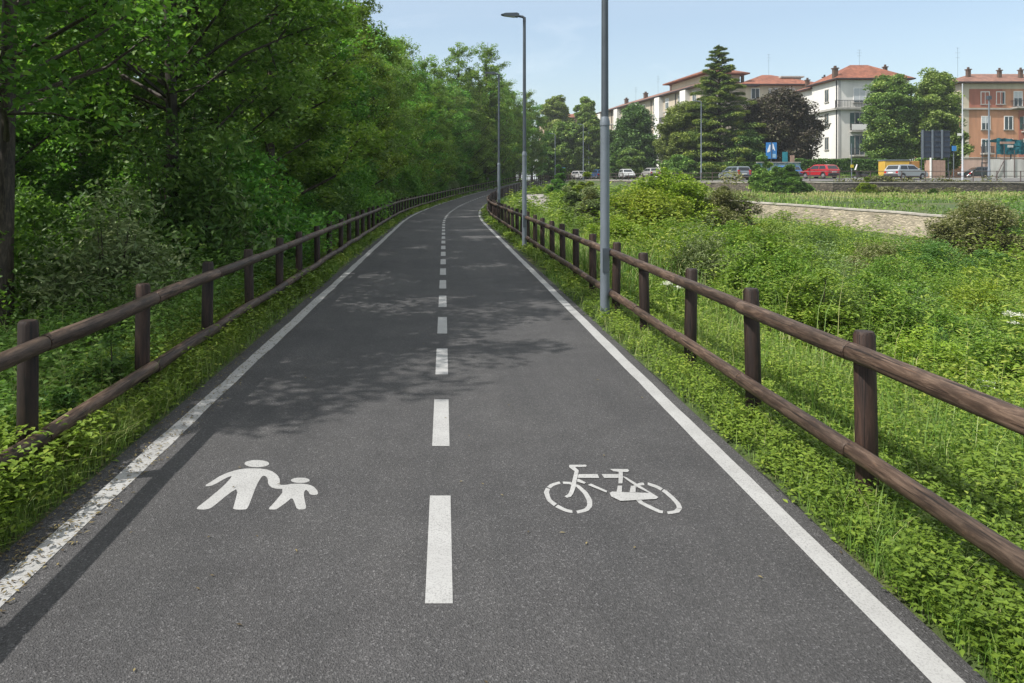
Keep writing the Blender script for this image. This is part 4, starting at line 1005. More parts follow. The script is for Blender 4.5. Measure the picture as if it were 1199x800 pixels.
for b in range(8):
    for a in range(N_): bm.faces.new((vv[b][a], vv[b][a+1], vv[b+1][a+1], vv[b+1][a]))
bmesh.ops.solidify(bm, geom=bm.faces[:], thickness=.03); MB().bm(bm).build('tarpaulin', M['teal'], t, True)
bm = bmesh.new(); top = [[bm.verts.new((w_ * a / 6, 2.6 * b / 4, z1 - .05 - .25 * (b / 4) - (.3 * (a / 6) ** 3 * (z1 - z0)))) for a in range(7)] for b in range(5)]
for b in range(4):
    for a in range(6): bm.faces.new((top[b][a], top[b][a+1], top[b+1][a+1], top[b+1][a]))
bmesh.ops.solidify(bm, geom=bm.faces[:], thickness=.03); MB().bm(bm).build('roof_sheet', M['teal'], t, True)
for u in (.05, 1.8, w_ - .05):
    for v in (.1, 2.5): MB().tube([(u, v, -.2), (u, v, z1 - .6)], .05, 8).build('pole', M['galv'], t, True)
MB().box((.2, -.32, z1 - .70), (1.9, -.26, z1 - .42)).build('pale_strip', M['planks'], t); MB().box((1.1, -.32, z1 - 1.12), (1.75, -.26, z1 - .82)).build('pale_strip', M['hoard'], t)
# red and white barrier
t = thing('road_barrier', 'red and white striped barrier arm in the driveway right of the tall white pole', 'barrier', (at(1130, 86), 86, float(roadz(86))))
for q in range(4): a, b = q / 4, (q + 1) / 4; MB().tube([(a * .9, 0, .45 + a * .75), (b * .9, 0, .45 + b * .75)], .06, 8).build('stripe_segment', M['sign_red' if q % 2 == 0 else 'sign_white'], t, True)
MB().box((-.12, -.1, -.2), (.12, .1, .6)).build('stand', M['dark_metal'], t)
# painted low wall behind the bushes
t = thing('mural_wall', 'low wall with blue and teal painted graffiti behind the dark green roadside bush', 'wall', (at(887, 87.5), 87.5, float(roadz(87.5))))
MB().box((0, 0, -.3), (5.0, .25, hgt(190.5, 87.5) - float(roadz(87.5)))).build('wall_body', M['mural'], t); MB().box((-.06, -.05, hgt(190.5, 87.5) - float(roadz(87.5)) + .003), (5.06, .30, hgt(190.5, 87.5) - float(roadz(87.5)) + .08)).build('coping', M['concrete'], t)
# ------------------------------------------------------------------ trees
env_tall = lambda f: (0.55 + 0.45 * math.sin(math.pi * min(1, f * 1.05 + .12))) * (1 - .55 * f ** 3)
env_round = lambda f: math.sin(math.pi * (0.16 + 0.80 * f)) ** .65
env_spire = lambda f: (1 - f) ** .75 * .95 + .14
G_ROW = 'leafy trees in the dense belt left of the path'
T = {}
T['a'] = tree('leafy_tree', 11.0, 2.5, .12, env_tall, 'leaf_tree', 11, 46, 92, .135, .080, .40, .13)
T['b'] = tree('leafy_tree', 10.5, 2.7, .20, env_round, 'leaf_olivegreen', 12, 44, 92, .125, .075, .42, .15)
T['c'] = tree('leafy_tree', 12.0, 2.3, .10, env_tall, 'leaf_fresh', 13, 48, 90, .14, .075, .38, .12)
T['d'] = tree('leafy_tree', 13.0, 2.9, .10, env_spire, 'leaf_fresh', 14, 84, 60, .14, .08, .30, .14, sub=4, lift=.7)
T['e'] = tree('leafy_tree', 11.5, 2.9, .30, env_round, 'leaf_tree', 15, 40, 74, .12, .070, .40, .115)
rt = random.Random(21); used = {k: False for k in T}
def put(key, x, y, s, label, group=G_ROW, hs=1.0):
    rz = rt.uniform(0, 6.28); loc = (x, y, gz(x, y) - .05); sc_ = (s * rt.uniform(.94, 1.06), s * rt.uniform(.94, 1.06), s * hs)
    if not used[key]:
        r = T[key]; r.location = loc; r.rotation_euler.z = rz; r.scale = sc_; r['label'] = label; used[key] = True
        if group: r['group'] = group
        return r
    return dup(T[key], loc, rz, sc_, label, 'tree', group)
ordn = ['first', 'second', 'third', 'fourth', 'fifth', 'sixth', 'seventh', 'eighth', 'ninth', 'tenth', 'eleventh', 'twelfth', 'thirteenth', 'fourteenth', 'fifteenth', 'sixteenth', 'seventeenth', 'eighteenth', 'nineteenth', 'twentieth', 'twenty-first', 'twenty-second', 'twenty-third', 'twenty-fourth', 'twenty-fifth', 'twenty-sixth', 'twenty-seventh', 'twenty-eighth', 'twenty-ninth', 'thirtieth']
put('b', -6.4, 6.3, .9, 'leafy tree just outside the left edge of the photo, its leaves shading the path')
put('e', -5.35, 9.1, .95, 'dark-trunked leafy tree nearest the camera, at the left edge of the photo')
put('e', -4.55, 12.6, 1.0, 'leafy tree whose dark trunk shows through the leaves, right of the nearest tree')
y = 15.4; n = 0
while y < 128:
    s = 1.0 + .32 * min(1, max(0, (y - 45) / 55)) + rt.uniform(-.08, .08)
    o = -4.55 + rt.uniform(-.45, .35) - (.3 if y > 50 else 0)
    x, yy, _ = on_path(o, y); key = rt.choice('aabccb' if y < 30 else 'accbcd')
    hs = 1.0
    put(key, x, yy, s, (f'leafy tree in the front row behind the left fence, {ordn[n]} after the two visible trunks' if n < 20 else 'leafy tree of the far front row where the belt follows the bend'), G_ROW, hs)
    n += 1; y += 3.6 + rt.uniform(-.4, .5)
px_, py_, _ = on_path(-3.6, 94); put('d', px_, py_, 1.50, 'tallest tree of the belt, tiered open branches against the sky left of the lamps', G_ROW, 1.0)
px_, py_, _ = on_path(-4.6, 84); put('d', px_, py_, 1.40, 'second tall tier-branched tree, just left of the tallest one', G_ROW)
for row, (o0, y0, y1, st, g_) in enumerate(((-8.6, 14.0, 126, 7.2, 0), (-13.0, 13.0, 62, 6.5, 0), (-18.0, 15.0, 58, 8.0, 0))):
    y = y0
    while y < y1:
        x, yy, _ = on_path(o0 + rt.uniform(-1, 1), y)
        put(rt.choice('abcab'), x, yy, 1.0 + rt.uniform(-.1, .18) + .15 * min(1, max(0, (y - 25) / 50)), 'leafy tree standing deep inside the belt, behind its front row', 'trees behind the front row of the belt')
        y += st + rt.uniform(-.8, .8)
# understorey shrubs between the left fence and the trees
S1 = shrub('shrub', 2.3, 1.25, 'leaf_tree', 31, 60, 90, .10, .058, .26); S2 = shrub('shrub', 1.9, 1.1, 'leaf_shrub', 32, 55, 85, .095, .040, .24, spiky=.3)
S3 = shrub('shrub', 1.6, 1.0, 'leaf_grey', 33, 60, 70, .085, .030, .22, spiky=.2)
first = {id(S1): True, id(S2): True, id(S3): True}; nsh = 0; y = 7.2
def put_shrub(S, x, y, s, label, group, hs=1.0, cat='shrub'):
    loc = (x, y, gz(x, y) - .05); rz = rt.uniform(0, 6.28)
    if first.get(id(S)):
        S.location = loc; S.rotation_euler.z = rz; S.scale = (s, s, s * hs); S['label'] = label; S['category'] = cat; first[id(S)] = False
        if group: S['group'] = group
        return S
    return dup(S, loc, rz, (s, s, s * hs), label, cat, group)
put_shrub(S3, -4.2, 9.4, 1.15, 'grey-green wispy shrub left of the fourth left fence post, under the nearest trees', None)
put_shrub(S2, -4.35, 12.3, 1.5, 'bright upright shrub in front of the second visible trunk', None, 1.15)
put_shrub(S3, -3.75, 12.6, 1.0, 'grey-green feathery shrub right of the bright upright one', None)
y = 10.0
while y < 110:
    o = -3.65 + rt.uniform(-.35, .25) - .1; x, yy, _ = on_path(o, y)
    put_shrub(rt.choice((S1, S1, S2, S3)) if y > 14 else S1, x if y > 13 else x - 1.6, yy, .85 + rt.uniform(-.15, .35), 'shrub filling the gap between the left fence and the trees', 'shrubs behind the left fence', 1.0 + (.3 if y > 25 else 0))
    y += 2.3 + rt.uniform(-.4, .6)
for q in range(22):
    yy = rt.uniform(9, 40); x = float(xc(yy)) - rt.uniform(6, 15)
    put_shrub(rt.choice((S1, S2)), x, yy, 1.0 + rt.uniform(-.1, .6), 'dark shrub deep under the tree belt', 'shrubs under the tree belt')

# ------------------------------------------------------------------ background trees along the main road
def bg(kind, px, d, top, wpx, m, seed, label, base=None, z0=.16, limbs=50, per=150, env=env_round, name='broadleaf_tree', dens=1.0, sub=5):
    x = at(px, d); z = base if base is not None else gz(x, d); H = hgt(top, d) - z; Rc = wpx / 2 * d / F
    k = max(.22, d * .0026)
    return tree(name, H, Rc * .86, z0, env, m, seed, limbs, per, k * 1.25, k * .8, Rc * .21, .2, sub, .4, (x, d, z - .05), label, 'tree', None)
bg('r', 650, 172, 106, 44, 'leaf_pale', 51, 'distant round-topped tree rising above the house roofs, left one of two')
bg('r', 686, 166, 109, 34, 'leaf_pale', 52, 'distant round-topped tree rising above the roofs, directly left of the nearest lamp post')
bg('r', 657, 141, 141, 44, 'leaf_bg', 53, 'dark green tree at the end of the path, left of the two far lamp posts', z0=.06)
bg('r', 690, 140, 128, 40, 'leaf_bg', 54, 'tall dark tree behind the close pair of far lamp posts', z0=.05)
bg('r', 714, 142, 150, 40, 'leaf_dark', 55, 'dark tree directly behind the nearest lamp post', z0=.05)
bg('r', 743, 124, 117, 62, 'leaf_dark', 56, 'dark green cone-shaped tree in front of the long beige building', z0=.05, env=lambda f: (1 - f) ** .55 * .95 + .10, limbs=60)
bg('r', 738, 120, 172, 30, 'leaf_bg', 57, 'small mid-green tree at the foot of the dark cone-shaped one', z0=.04, limbs=34)
bg('r', 722, 121, 178, 24, 'leaf_shrub', 58, 'small light green tree right of the nearest lamp post, below the dark ones', z0=.04, limbs=30)
bg('r', 806, 101, 114, 66, 'leaf_pale', 59, 'yellow-green spreading tree left of the tall cedar', z0=.05, limbs=64, per=160)
bg('r', 640, 138, 176, 26, 'leaf_shrub', 66, 'small light green tree where the path disappears', z0=.04, limbs=30)
x = at(842, 97); conifer('cedar_tree', hgt(52, 97) - gz(x, 97), 5.9, 'needles', 60, 165, 'tall dark cedar with tiered branches, standing above all other roadside trees', (x, 97, gz(x, 97)), .06, 560, .46, .11, None, .78)
bg('r', 913, 98, 104, 94, 'leaf_plum', 61, 'dark purple-leaved tree behind the twin blue sign', z0=.08, limbs=72, per=170)
bg('r', 873, 94.5, 150, 46, 'leaf_dark', 67, 'dark green tree between the cedar and the purple tree', z0=.05, limbs=44)
bg('r', 1043, 97, 80, 64, 'leaf_bg', 62, 'big green tree in front of the white house, left one of the two', z0=.17, limbs=66, per=160)
bg('r', 1097, 96, 74, 64, 'leaf_pale', 63, 'big lighter green tree between the white and the orange house', z0=.10, limbs=70, per=160, env=lambda f: math.sin(math.pi * (0.22 + 0.74 * f)) ** .8)
bg('r', 1103, 88, 172, 20, 'leaf_dark', 64, 'dark shrubby tree under the billboard', z0=.04, limbs=24)
bg('r', 797, 95, 181, 34, 'leaf_bg', 65, 'low bushy tree at the foot of the yellow-green tree', z0=.03, limbs=30)
# hedges: clipped rows, each one thing
def hedge(label, px0, px1, d, top, m, seed, depth=1.1, d1=None):
    rg = np.random.default_rng(seed); d1 = d1 or d; x0, x1 = at(px0, d), at(px1, d1); L = math.hypot(x1 - x0, d1 - d)
    z = float(roadz((d + d1) / 2)) - .05; H = hgt(top, (d + d1) / 2) - z
    t = thing('hedge', label, 'hedge', (x0, d, z), math.atan2(d1 - d, x1 - x0))
    n = int(L * H * 420); c = np.stack([rg.uniform(0, L, n), rg.uniform(0, depth, n), H * rg.uniform(.02, 1, n) ** .8], 1)
    c[:, 2] *= 0.94 + .10 * noise(c[:, 0] * 1.1, c[:, 1], seed); f = rg.uniform(size=n) < .6; c[f, 1] = rg.normal(.0, .07, f.sum())
    leaf_obj('foliage', leaves(c, .26, .17, .3, rg), M[m], np.clip(rg.normal(.45, .22, n), 0, 1), t)
    b = MB()
    for q in range(int(L / .6)): b.tube([(q * .6 + .3, depth / 2, -.2), (q * .6 + .3 + rg.uniform(-.1, .1), depth / 2, H * .8)], .025, 5)
    b.build('stem', M['bark'], t)
hedge('long clipped green hedge behind the red car, in front of the white house', 930, 1037, 90, 186.5, 'leaf_shrub', 71)
hedge('clipped hedge right of the yellow container, behind the silver car', 1074, 1092, 89, 185.5, 'leaf_bg', 72)
hedge('low dark hedge along the road under the yellow-green tree and the cedar', 774, 862, 96, 190.5, 'leaf_bg', 73, 1.2, 92)
hedge('trimmed hedge behind the grey wagon, left of the painted wall', 868, 889, 91, 190, 'leaf_shrub', 74)
hedge('far clipped hedge behind the cars left of the nearest lamp post', 664, 692, 146, 191, 'leaf_shrub', 75)

# ------------------------------------------------------------------ bushes of the right-hand bank
def bush(label, px, d, top, wpx, m, seed, n=80, per=110, k=None, sink=.1, name='bush', spiky=.2, sig=.16, asp=.6):
    x = at(px, d); z = gz(x, d); H = max(.4, hgt(top, d) - z); Rc = wpx / 2 * d / F; k = (k or max(.05, d * .0042)) * .62; per = int(per * 2.0)
    return shrub(name, H, Rc, m, seed, n, per, k * 1.5, k * 1.5 * asp, Rc * sig, label, 'bush', None, (x, d, z - sink), .55, spiky)
bush('big lime green bush on the bank right of the nearest lamp post', 788, 30, 188, 150, 'leaf_lime', 81, 170, 110, None, .1, 'bush', .0, .17)
bush('lower lime green bush left of the tan bush, facing the fence', 760, 24.5, 212, 150, 'leaf_lime', 82, 140, 100, None, .1, 'bush', .0, .17)
bush('tan and olive bush on the bank below the grey wagon', 850, 29, 211, 112, 'leaf_olive', 83, 140, 100, None, .1, 'bush', .1, .17)
bush('grey-green feathery bush on the bank left of the lime green one', 700, 33, 213, 76, 'leaf_grey', 84, 90, 120, None, .1, 'bush', .4, .16, .35)
bush('second grey-green bush, closer to the nearest lamp post', 672, 41, 214, 50, 'leaf_grey', 85, 80, 100, None, .1, 'bush', .4, .16, .35)
bush('small yellow-green bush on the bank near the far end of the fence', 684, 62, 207, 44, 'leaf_lime', 86, 60, 90)
bush('round green bush at the far end of the right fence', 655, 72, 196, 26, 'leaf_shrub', 87, 60, 90)
bush('yellow-green bush at the foot of the round one beside the stony track', 668, 58, 213, 26, 'leaf_lime', 88, 60, 90)
bush('dark green bush growing on the roadside wall between the wagon and the red car', 923, 70, 193, 50, 'leaf_shrub', 89, 80, 120)
bush('climbing green bush in front of the painted wall, left of the dark green bush', 899, 71.6, 190, 46, 'leaf_bg', 95, 60, 110)
bush('small bright yellow-green bush on the terrace left of the silver car', 1014, 68, 209, 24, 'leaf_lime', 90, 60, 110)
bush('small dark bush on the terrace under the silver car', 1092, 66, 221, 12, 'leaf_shrub', 91, 40, 70)
bush('big olive and green rounded bush on the right bank below the terrace', 1142, 27, 230, 142, 'leaf_olive', 92, 170, 120, None, .1, 'bush', .15, .16, .5)
bush('green bush overgrowing the right end of the stone wall at the edge of the photo', 1205, 34, 240, 110, 'leaf_shrub', 121, 90, 90)
bush('leafy green bush growing through the bottom of the big olive one', 1165, 23.5, 292, 90, 'leaf_shrub', 93, 80, 110)
bush('green bush on the lower bank behind the third and fourth right fence posts', 930, 17, 300, 190, 'leaf_weed', 94, 90, 130, .055)
bush('broad weedy bush in the hollow in front of the stone wall', 1010, 24, 283, 190, 'leaf_weed', 96, 90, 130, .075)
bush('leafy bush in the hollow left of the stone wall', 905, 28, 255, 120, 'leaf_weed', 97, 90, 130, .085)
bush('green bush on the lower right bank near the right edge of the photo', 1180, 12.5, 355, 210, 'leaf_weed', 98, 100, 140, .048)
bush('weedy bush on the bank behind the second right fence post', 1060, 10.5, 372, 190, 'leaf_shrub', 99, 90, 130, .042)
for q, (px, d, top, w_, m_) in enumerate(((800, 17.5, 264, 126, 'leaf_weed'), (858, 19, 268, 114, 'leaf_shrub'), (905, 15, 288, 138, 'leaf_weed'), (962, 19, 279, 126, 'leaf_grey'), (1000, 14, 306, 172, 'leaf_shrub'), (1052, 18, 294, 138, 'leaf_weed'),
    (1075, 12.5, 328, 172, 'leaf_grey'), (1130, 15.5, 308, 149, 'leaf_weed'), (800, 24, 253, 103, 'leaf_grey'), (880, 24, 259, 114, 'leaf_lime'), (960, 26, 262, 126, 'leaf_shrub'), (1080, 23, 276, 126, 'leaf_shrub'), (690, 33, 228, 46, 'leaf_olive'), (700, 42, 224, 44, 'leaf_grey'))):
    bush('rank weed clump on the slope behind the right fence, merging with its neighbours', px, d, top, w_, m_, 300 + q, 90, 90, max(.045, d * .0036), .12, 'weed_clump', .25, .22, .42)['group'] = 'rank weed clumps on the right bank'
W1 = shrub('weed_clump', 1.25, .85, 'leaf_weed', 401, 150, 110, .062, .027, .14, up=.6, spiky=.3); W2 = shrub('weed_clump', 1.15, .9, 'leaf_lime', 402, 130, 100, .060, .026, .15, up=.6, spiky=.3); W3 = shrub('weed_clump', 1.1, .8, 'leaf_grey', 403, 130, 90, .070, .018, .15, up=.5, spiky=.45)
for W_ in (W1, W2, W3): first[id(W_)] = True
for o0, ya, yb, st in ((4.35, 5.6, 13.5, 1.15), (5.9, 7.5, 20, 1.4), (7.8, 10, 30, 1.9)):
    y = ya
    while y < yb:
        x, yy, _ = on_path(o0 + rt.uniform(-.35, .35), y)
        put_shrub(rt.choice((W1, W1, W1, W2, W3)), x, yy, rt.uniform(.72, 1.12) * (.58 + .42 * min(1, max(0, (yy - 6) / 6))), 'tall nettle-like weed clump in the thicket behind the right fence', 'weed clumps of the thicket behind the right fence', rt.uniform(.8, 1.15), 'weeds')
        y += st * rt.uniform(.8, 1.3)
for q, (px, d, top, w_) in enumerate(((775, 84, 209, 50), (815, 78, 211, 40))):
    bush('weedy bush at the foot of the roadside wall near the far cars', px, d, top, w_, 'leaf_pale' if q % 2 else 'leaf_shrub', 330 + q, 50, 70, None, .2, 'bush', .2, .2)['group'] = 'bushes along the far roadside wall'
for lab, x, y, s, sd in (('tall leafy weed behind the second left fence post', -3.1, 7.0, .95, 101), ('yellow-green leafy weed leaning over the dirty edge line beside the first left fence post', -2.16, 4.30, .30, 102), ('broad-leaved weed at the foot of the first left fence post', -2.46, 4.85, .40, 103), ('bright weed between the first and second left fence posts', -2.45, 5.6, .6, 104)):
    shrub('leafy_weed', s, s * .45, 'leaf_lime' if sd == 102 else 'leaf_shrub', sd, 16, 34, .085, .026, s * .13, lab, 'weed', None, (x, y, gz(x, y) - .02), .45)
for lab, px, d, top, w_, m_, sd in (('pale lime bush on the bank between the nearest lamp post and the big lime one', 722, 20, 246, 80, 'leaf_lime', 351), ('dark leafy bush rising from the thicket below the left end of the stone wall', 905, 21, 256, 110, 'leaf_bg', 352),
    ('rounded olive bush in the thicket left of the big olive one', 1030, 20, 274, 100, 'leaf_olive', 353), ('dark broad bush in the thicket behind the second right fence post', 965, 13.5, 306, 120, 'leaf_bg', 354), ('lime bush in the thicket near the right edge of the photo', 1150, 14, 312, 120, 'leaf_lime', 355), ('dark bush in the thicket behind the third right fence post', 835, 15.5, 288, 90, 'leaf_bg', 356)):
    bush(lab, px, d, top, w_, m_, sd, 110, 90, max(.045, d * .0036), .12, 'bush', .15, .2, .5)
# white umbels
def umbel(label, x, y, h, r, seed):
    rg = np.random.default_rng(seed); z = gz(x, y); t = thing('white_flower', label, 'flower', (x, y, z)); b = MB(); cs = []
    for q in range(5):
        a = rg.uniform(0, 6.28); e = np.array([math.cos(a) * r * rg.uniform(.2, 1.2), math.sin(a) * r * rg.uniform(.2, 1.2), h * rg.uniform(.85, 1)])
        b.tube([(0, 0, 0), (e[0] * .3, e[1] * .3, h * .5), tuple(e)], [.008, .006, .004], 5, False)
        c = rg.normal(size=(60, 3)) * np.array([r * .20, r * .20, .010]) + e; leaf_obj('flower_head', leaves(c, .022, .02, .8, rg), M['petal'], rg.uniform(size=len(c)), t)
    b.build('stem', M['leaf_weed'], t)
umbel('white umbel flower on the bank near the right edge of the photo', at(1186, 10.2), 10.2, hgt(362, 10.2) - gz(at(1186, 10.2), 10.2), .20, 111)
umbel('white umbel flower behind the fence, right of the third right fence post', at(790, 9.2), 9.2, .42, .12, 112)
umbel('small white flowers low on the bank right of the second right fence post', at(1150, 6.8), 6.8, .35, .10, 113)

# ------------------------------------------------------------------ ground cover
def scatter(n, o0, o1, y0, y1, pw, rg):
    u = rg.uniform(size=n); y = (y0 ** (1 - pw) + u * (y1 ** (1 - pw) - y0 ** (1 - pw))) ** (1 / (1 - pw))
    o = rg.uniform(o0, o1, n)
    n_ = np.sqrt(1 + xs(y) ** 2); return xc(y) + o / n_, y - o * xs(y) / n_, o
def on_track(x, y): o = (x - xc(y)) / np.sqrt(1 + xs(y) ** 2); return (o > 3.7) & (o < 6.4) & (y > 45) & (y < 75)
def weeds(name, label, specs, m, seed):
    rg = np.random.default_rng(seed); V = []; Tn = []
    for (n, per, o0, o1, y0, y1, pw, h, hvar, spread, L, W, dmin) in specs:
        x, y, o = scatter(n, o0, o1, y0, y1, pw, rg)
        keep = ~beyond_road(x, y) & ~on_track(x, y) & ~((x > wall_x(y) - .5) & (x < wall_x(y) + .6) & (y > 18) & (y < 66))
        pn = noise(x * .55, y * .55, 21); keep &= rg.uniform(size=n) < (dmin + (1 - dmin) * np.clip(pn * 1.8 - .3, 0, 1))
        x, y, pn = x[keep], y[keep], pn[keep]; z = ground(x, y); n = len(x)
        sc_ = np.maximum(1, y / 7.0) ** .8
        hh = h * (0.5 + hvar * noise(x * .8, y * .8, 22)) * rg.uniform(.5, 1.3, n)
        idx = np.repeat(np.arange(n), per); f = rg.uniform(.05, 1, len(idx)); a = rg.uniform(0, 6.28, len(idx)); rr = spread * rg.uniform(.1, 1, len(idx)) * sc_[idx] * (1.1 - .5 * f)
        c = np.stack([x[idx] + rr * np.cos(a), y[idx] + rr * np.sin(a), z[idx] + f * hh[idx]], 1)
        V.append(leaves(c, L * sc_[idx], W * sc_[idx], .68, rg)); base = .02 + .85 * noise(x * .38, y * .38, 23) + rg.normal(0, .14, n)
        Tn.append(np.clip(base[idx] + rg.normal(0, .12, len(idx)), 0, 1))
    o = leaf_obj(name, np.concatenate(V), M[m], np.concatenate(Tn)); tag(o, label, 'ground cover', None, 'stuff')
# (plants, leaves each, offsets, distances, density power, height, spread, leaf length, width, least density)
weeds('verge_weeds', 'low bright leafy weeds covering the verges beside the asphalt', [
    (6800, 15, 1.83, 3.2, 1.6, 12, 1.6, .13, 1.1, .07, .031, .018, .6), (4200, 15, 2.6, 5.5, 2.2, 14, 1.5, .24, 1.1, .10, .038, .021, .5),
    (4200, 16, -2.9, -2.02, 2.2, 13, 1.6, .24, 1.0, .09, .044, .025, .65), (3000, 14, 1.95, 3.4, 11, 60, 1.4, .16, .8, .09, .036, .021, .6), (2600, 14, -3.0, -2.06, 11, 70, 1.4, .20, .8, .09, .036, .022, .6)], 'leaf_weed', 201)
weeds('bank_weeds', 'tall rank weeds covering the bank and hollow on the right', [
    (4200, 20, 3.8, 9.5, 4, 24, 1.3, .50, 1.2, .16, .050, .027, .30), (4200, 20, 4.2, 22, 14, 48, 1.3, .70, 1.3, .17, .048, .026, .30), (2600, 34, 3.4, 22, 5, 45, 1.2, 1.25, 1.0, .085, .070, .020, .0), (1800, 30, 5, 22, 9, 45, 1.2, 1.0, 1.0, .13, .034, .024, .0), (3600, 16, 3.6, 18, 36, 85, 1.2, .65, 1.2, .16, .05, .03, .3)], 'leaf_weed', 202)
weeds('undergrowth', 'shaded undergrowth on the forest floor behind the left fence', [
    (3600, 16, -5.0, -2.4, 4, 24, 1.3, .40, 1.2, .13, .055, .030, .4), (3800, 14, -14, -4.0, 8, 40, 1.2, .5, 1.2, .2, .05, .030, .45), (2400, 12, -6, -2.6, 22, 110, 1.3, .45, 1.1, .15, .05, .03, .4)], 'leaf_under', 203)
def grass(name, label, specs, seed):
    rg = np.random.default_rng(seed); V = []; Tn = []
    for (n, o0, o1, y0, y1, pw, h, w, lean, dry) in specs:
        x, y, o = scatter(n, o0, o1, y0, y1, pw, rg); keep = ~beyond_road(x, y) & ~on_track(x, y)
        pn = noise(x * .7, y * .7, 31); keep &= rg.uniform(size=n) < np.clip(pn * 1.6, .15, 1); x, y, pn = x[keep], y[keep], pn[keep]; n = len(x)
        s = np.maximum(1, y / 6.0) ** .75
        V.append(blades(np.stack([x, y, ground(x, y) - .01], 1), h * (0.6 + .8 * noise(x * .9, y * .9, 32)), w * s, np.full(n, lean), rg))
        Tn.append(np.clip(.25 + .4 * noise(x * .25, y * .25, 33) + rg.normal(0, .12, n) + dry * (rg.uniform(size=n) < .25), 0, 1))
    o = blade_obj(name, np.concatenate(V), np.concatenate(Tn)); tag(o, label, 'grass', None, 'stuff')
grass('grass', 'green and straw coloured grass growing on the verges and the banks', [
    (34000, 1.82, 3.6, 1.5, 14, 1.5, .16, .0022, .8, .15), (6000, 1.85, 4.2, 1.5, 12, 1.5, .24, .0016, .9, .75), (2500, -2.9, -2.0, 2.2, 12, 1.5, .26, .0016, .9, .6), (14000, -2.8, -1.98, 2.2, 14, 1.5, .18, .0024, .8, .1), (15000, 2.4, 9, 4, 30, 1.3, .36, .003, .7, .35), (26000, 2.5, 6.8, 10.5, 42, 1.1, .46, .0045, .7, .95), (3200, 2.8, 20, 6, 40, 1.2, .85, .0030, .5, .75), (26000, 3.5, 24, 16, 72, 1.1, .55, .0032, .6, .55),
    (14000, 1.9, 4.5, 12, 80, 1.3, .22, .0028, .7, .15), (12000, -3.4, -2.02, 12, 110, 1.3, .24, .0028, .7, .05), (9000, -8, -2.5, 4, 30, 1.3, .45, .003, .7, .25)], 204)
# terrace between the two walls
rg = np.random.default_rng(205); n = 60000
x = rg.uniform(16, 75, n); y = rg.uniform(30, 74, n); k_ = (x > wall_x(y) + .4) & ~beyond_road(x, y) & (x < 1.2 * y + 4) & (noise(x * .6, y * .6, 41) > .28); x, y = x[k_], y[k_]; n = len(x)
v = blades(np.stack([x, y, ground(x, y) - .02], 1), .10 + .34 * noise(x * .5, y * .5, 42), .020, np.full(n, .7), rg)
tag(blade_obj('terrace_grass', v, np.clip(.10 + .45 * noise(x * .35, y * .8, 43) + .95 * np.clip((y - 52) / 10, 0, 1) + rg.normal(0, .15, n), 0, 1)), 'half dry grass on the terrace between the two stone walls', 'grass', None, 'stuff')
rg = np.random.default_rng(206); n = 18000; x = rg.uniform(16, 75, n); y = rg.uniform(30, 74, n); k_ = (x > wall_x(y) + .4) & ~beyond_road(x, y) & (x < .9 * y + 4) & (rg.uniform(size=n) < noise(x * .4, y * .4, 44) * 1.3 - .2); x, y = x[k_], y[k_]; n = len(x)
tag(leaf_obj('terrace_weeds', leaves(np.stack([x, y, ground(x, y) + rg.uniform(0, .30, n) * noise(x * .5, y * .5, 45) * 1.4], 1), .26, .15, .5, rg), M['leaf_weed'], np.clip(.2 + .5 * noise(x * .3, y * .3, 46) + rg.normal(0, .1, n), 0, 1)), 'leafy weeds on the terrace between the two stone walls', 'ground cover', None, 'stuff')
# weeds along the foot and the top of the roadside wall
rg = np.random.default_rng(209); n = 1500; x = rg.uniform(37.5, 74, n); y = np.where(rg.uniform(size=n) < .6, 71.3 - np.abs(rg.normal(0, .5, n)), 72.3)
k_ = rg.uniform(size=n) < noise(x * .5, x * 0, 51) * 1.4 - .15; x, y = x[k_], y[k_]; n = len(x); idx = np.repeat(np.arange(n), 16); zb = np.where(y > 72, 1.72, ground(x, y))
c = np.stack([x[idx] + rg.normal(0, .28, n * 16), y[idx] + rg.normal(0, .15, n * 16), zb[idx] + rg.uniform(0, .55, n * 16) * noise(x * 1.3, y * 0, 52)[idx] * 1.3], 1)
tag(leaf_obj('wall_weeds', leaves(c, .24, .11, .4, rg), M['leaf_olive'], np.clip(rg.normal(.35, .2, n * 16), 0, 1)), 'straggling weeds along the foot and top of the dark roadside wall', 'ground cover', None, 'stuff')
# verge between the road and the hedges, grass strip in front of buildings
rg = np.random.default_rng(207); n = 16000; x = rg.uniform(24, 62, n); y = rg.uniform(82, 97, n); e = np.array(road_edge(9.1)); 
ex = np.interp(y, e[:, 1][5:], e[:, 0][5:]); k_ = (x > ex) & (x < at(1085, 1) * y) & (y > 84.5); x, y = x[k_], y[k_]; n = len(x)
v = blades(np.stack([x, y, ground(x, y)], 1), np.full(n, .5), .03, np.full(n, .6), rg)
tag(blade_obj('roadside_grass', v, np.clip(rg.normal(.45, .2, n), 0, 1)), 'rough grass strip on the far side of the main road', 'grass', None, 'stuff')
# dead leaves on the left edge line and asphalt rim
rg = np.random.default_rng(208); n = 2600; x, y, o = scatter(n, -2.05, -1.70, 1.8, 26, 1.5, rg); x = x + rg.normal(0, .03, n); z = zp(y) + .008 + rg.uniform(0, .006, n)
m_ = 500; x2, y2, o2 = scatter(m_, -1.9, 1.85, 1.8, 18, 1.3, rg); x = np.concatenate([x, x2[:60]]); y = np.concatenate([y, y2[:60]]); z = np.concatenate([z, zp(y2[:60]) + .008])
tag(leaf_obj('leaf_litter', leaves(np.stack([x, y, z], 1), .026, .009, .93, rg), M['dry'], rg.uniform(size=len(x))), 'dead leaves and seed husks strewn along the dirty left edge line', 'leaf litter', None, 'stuff')

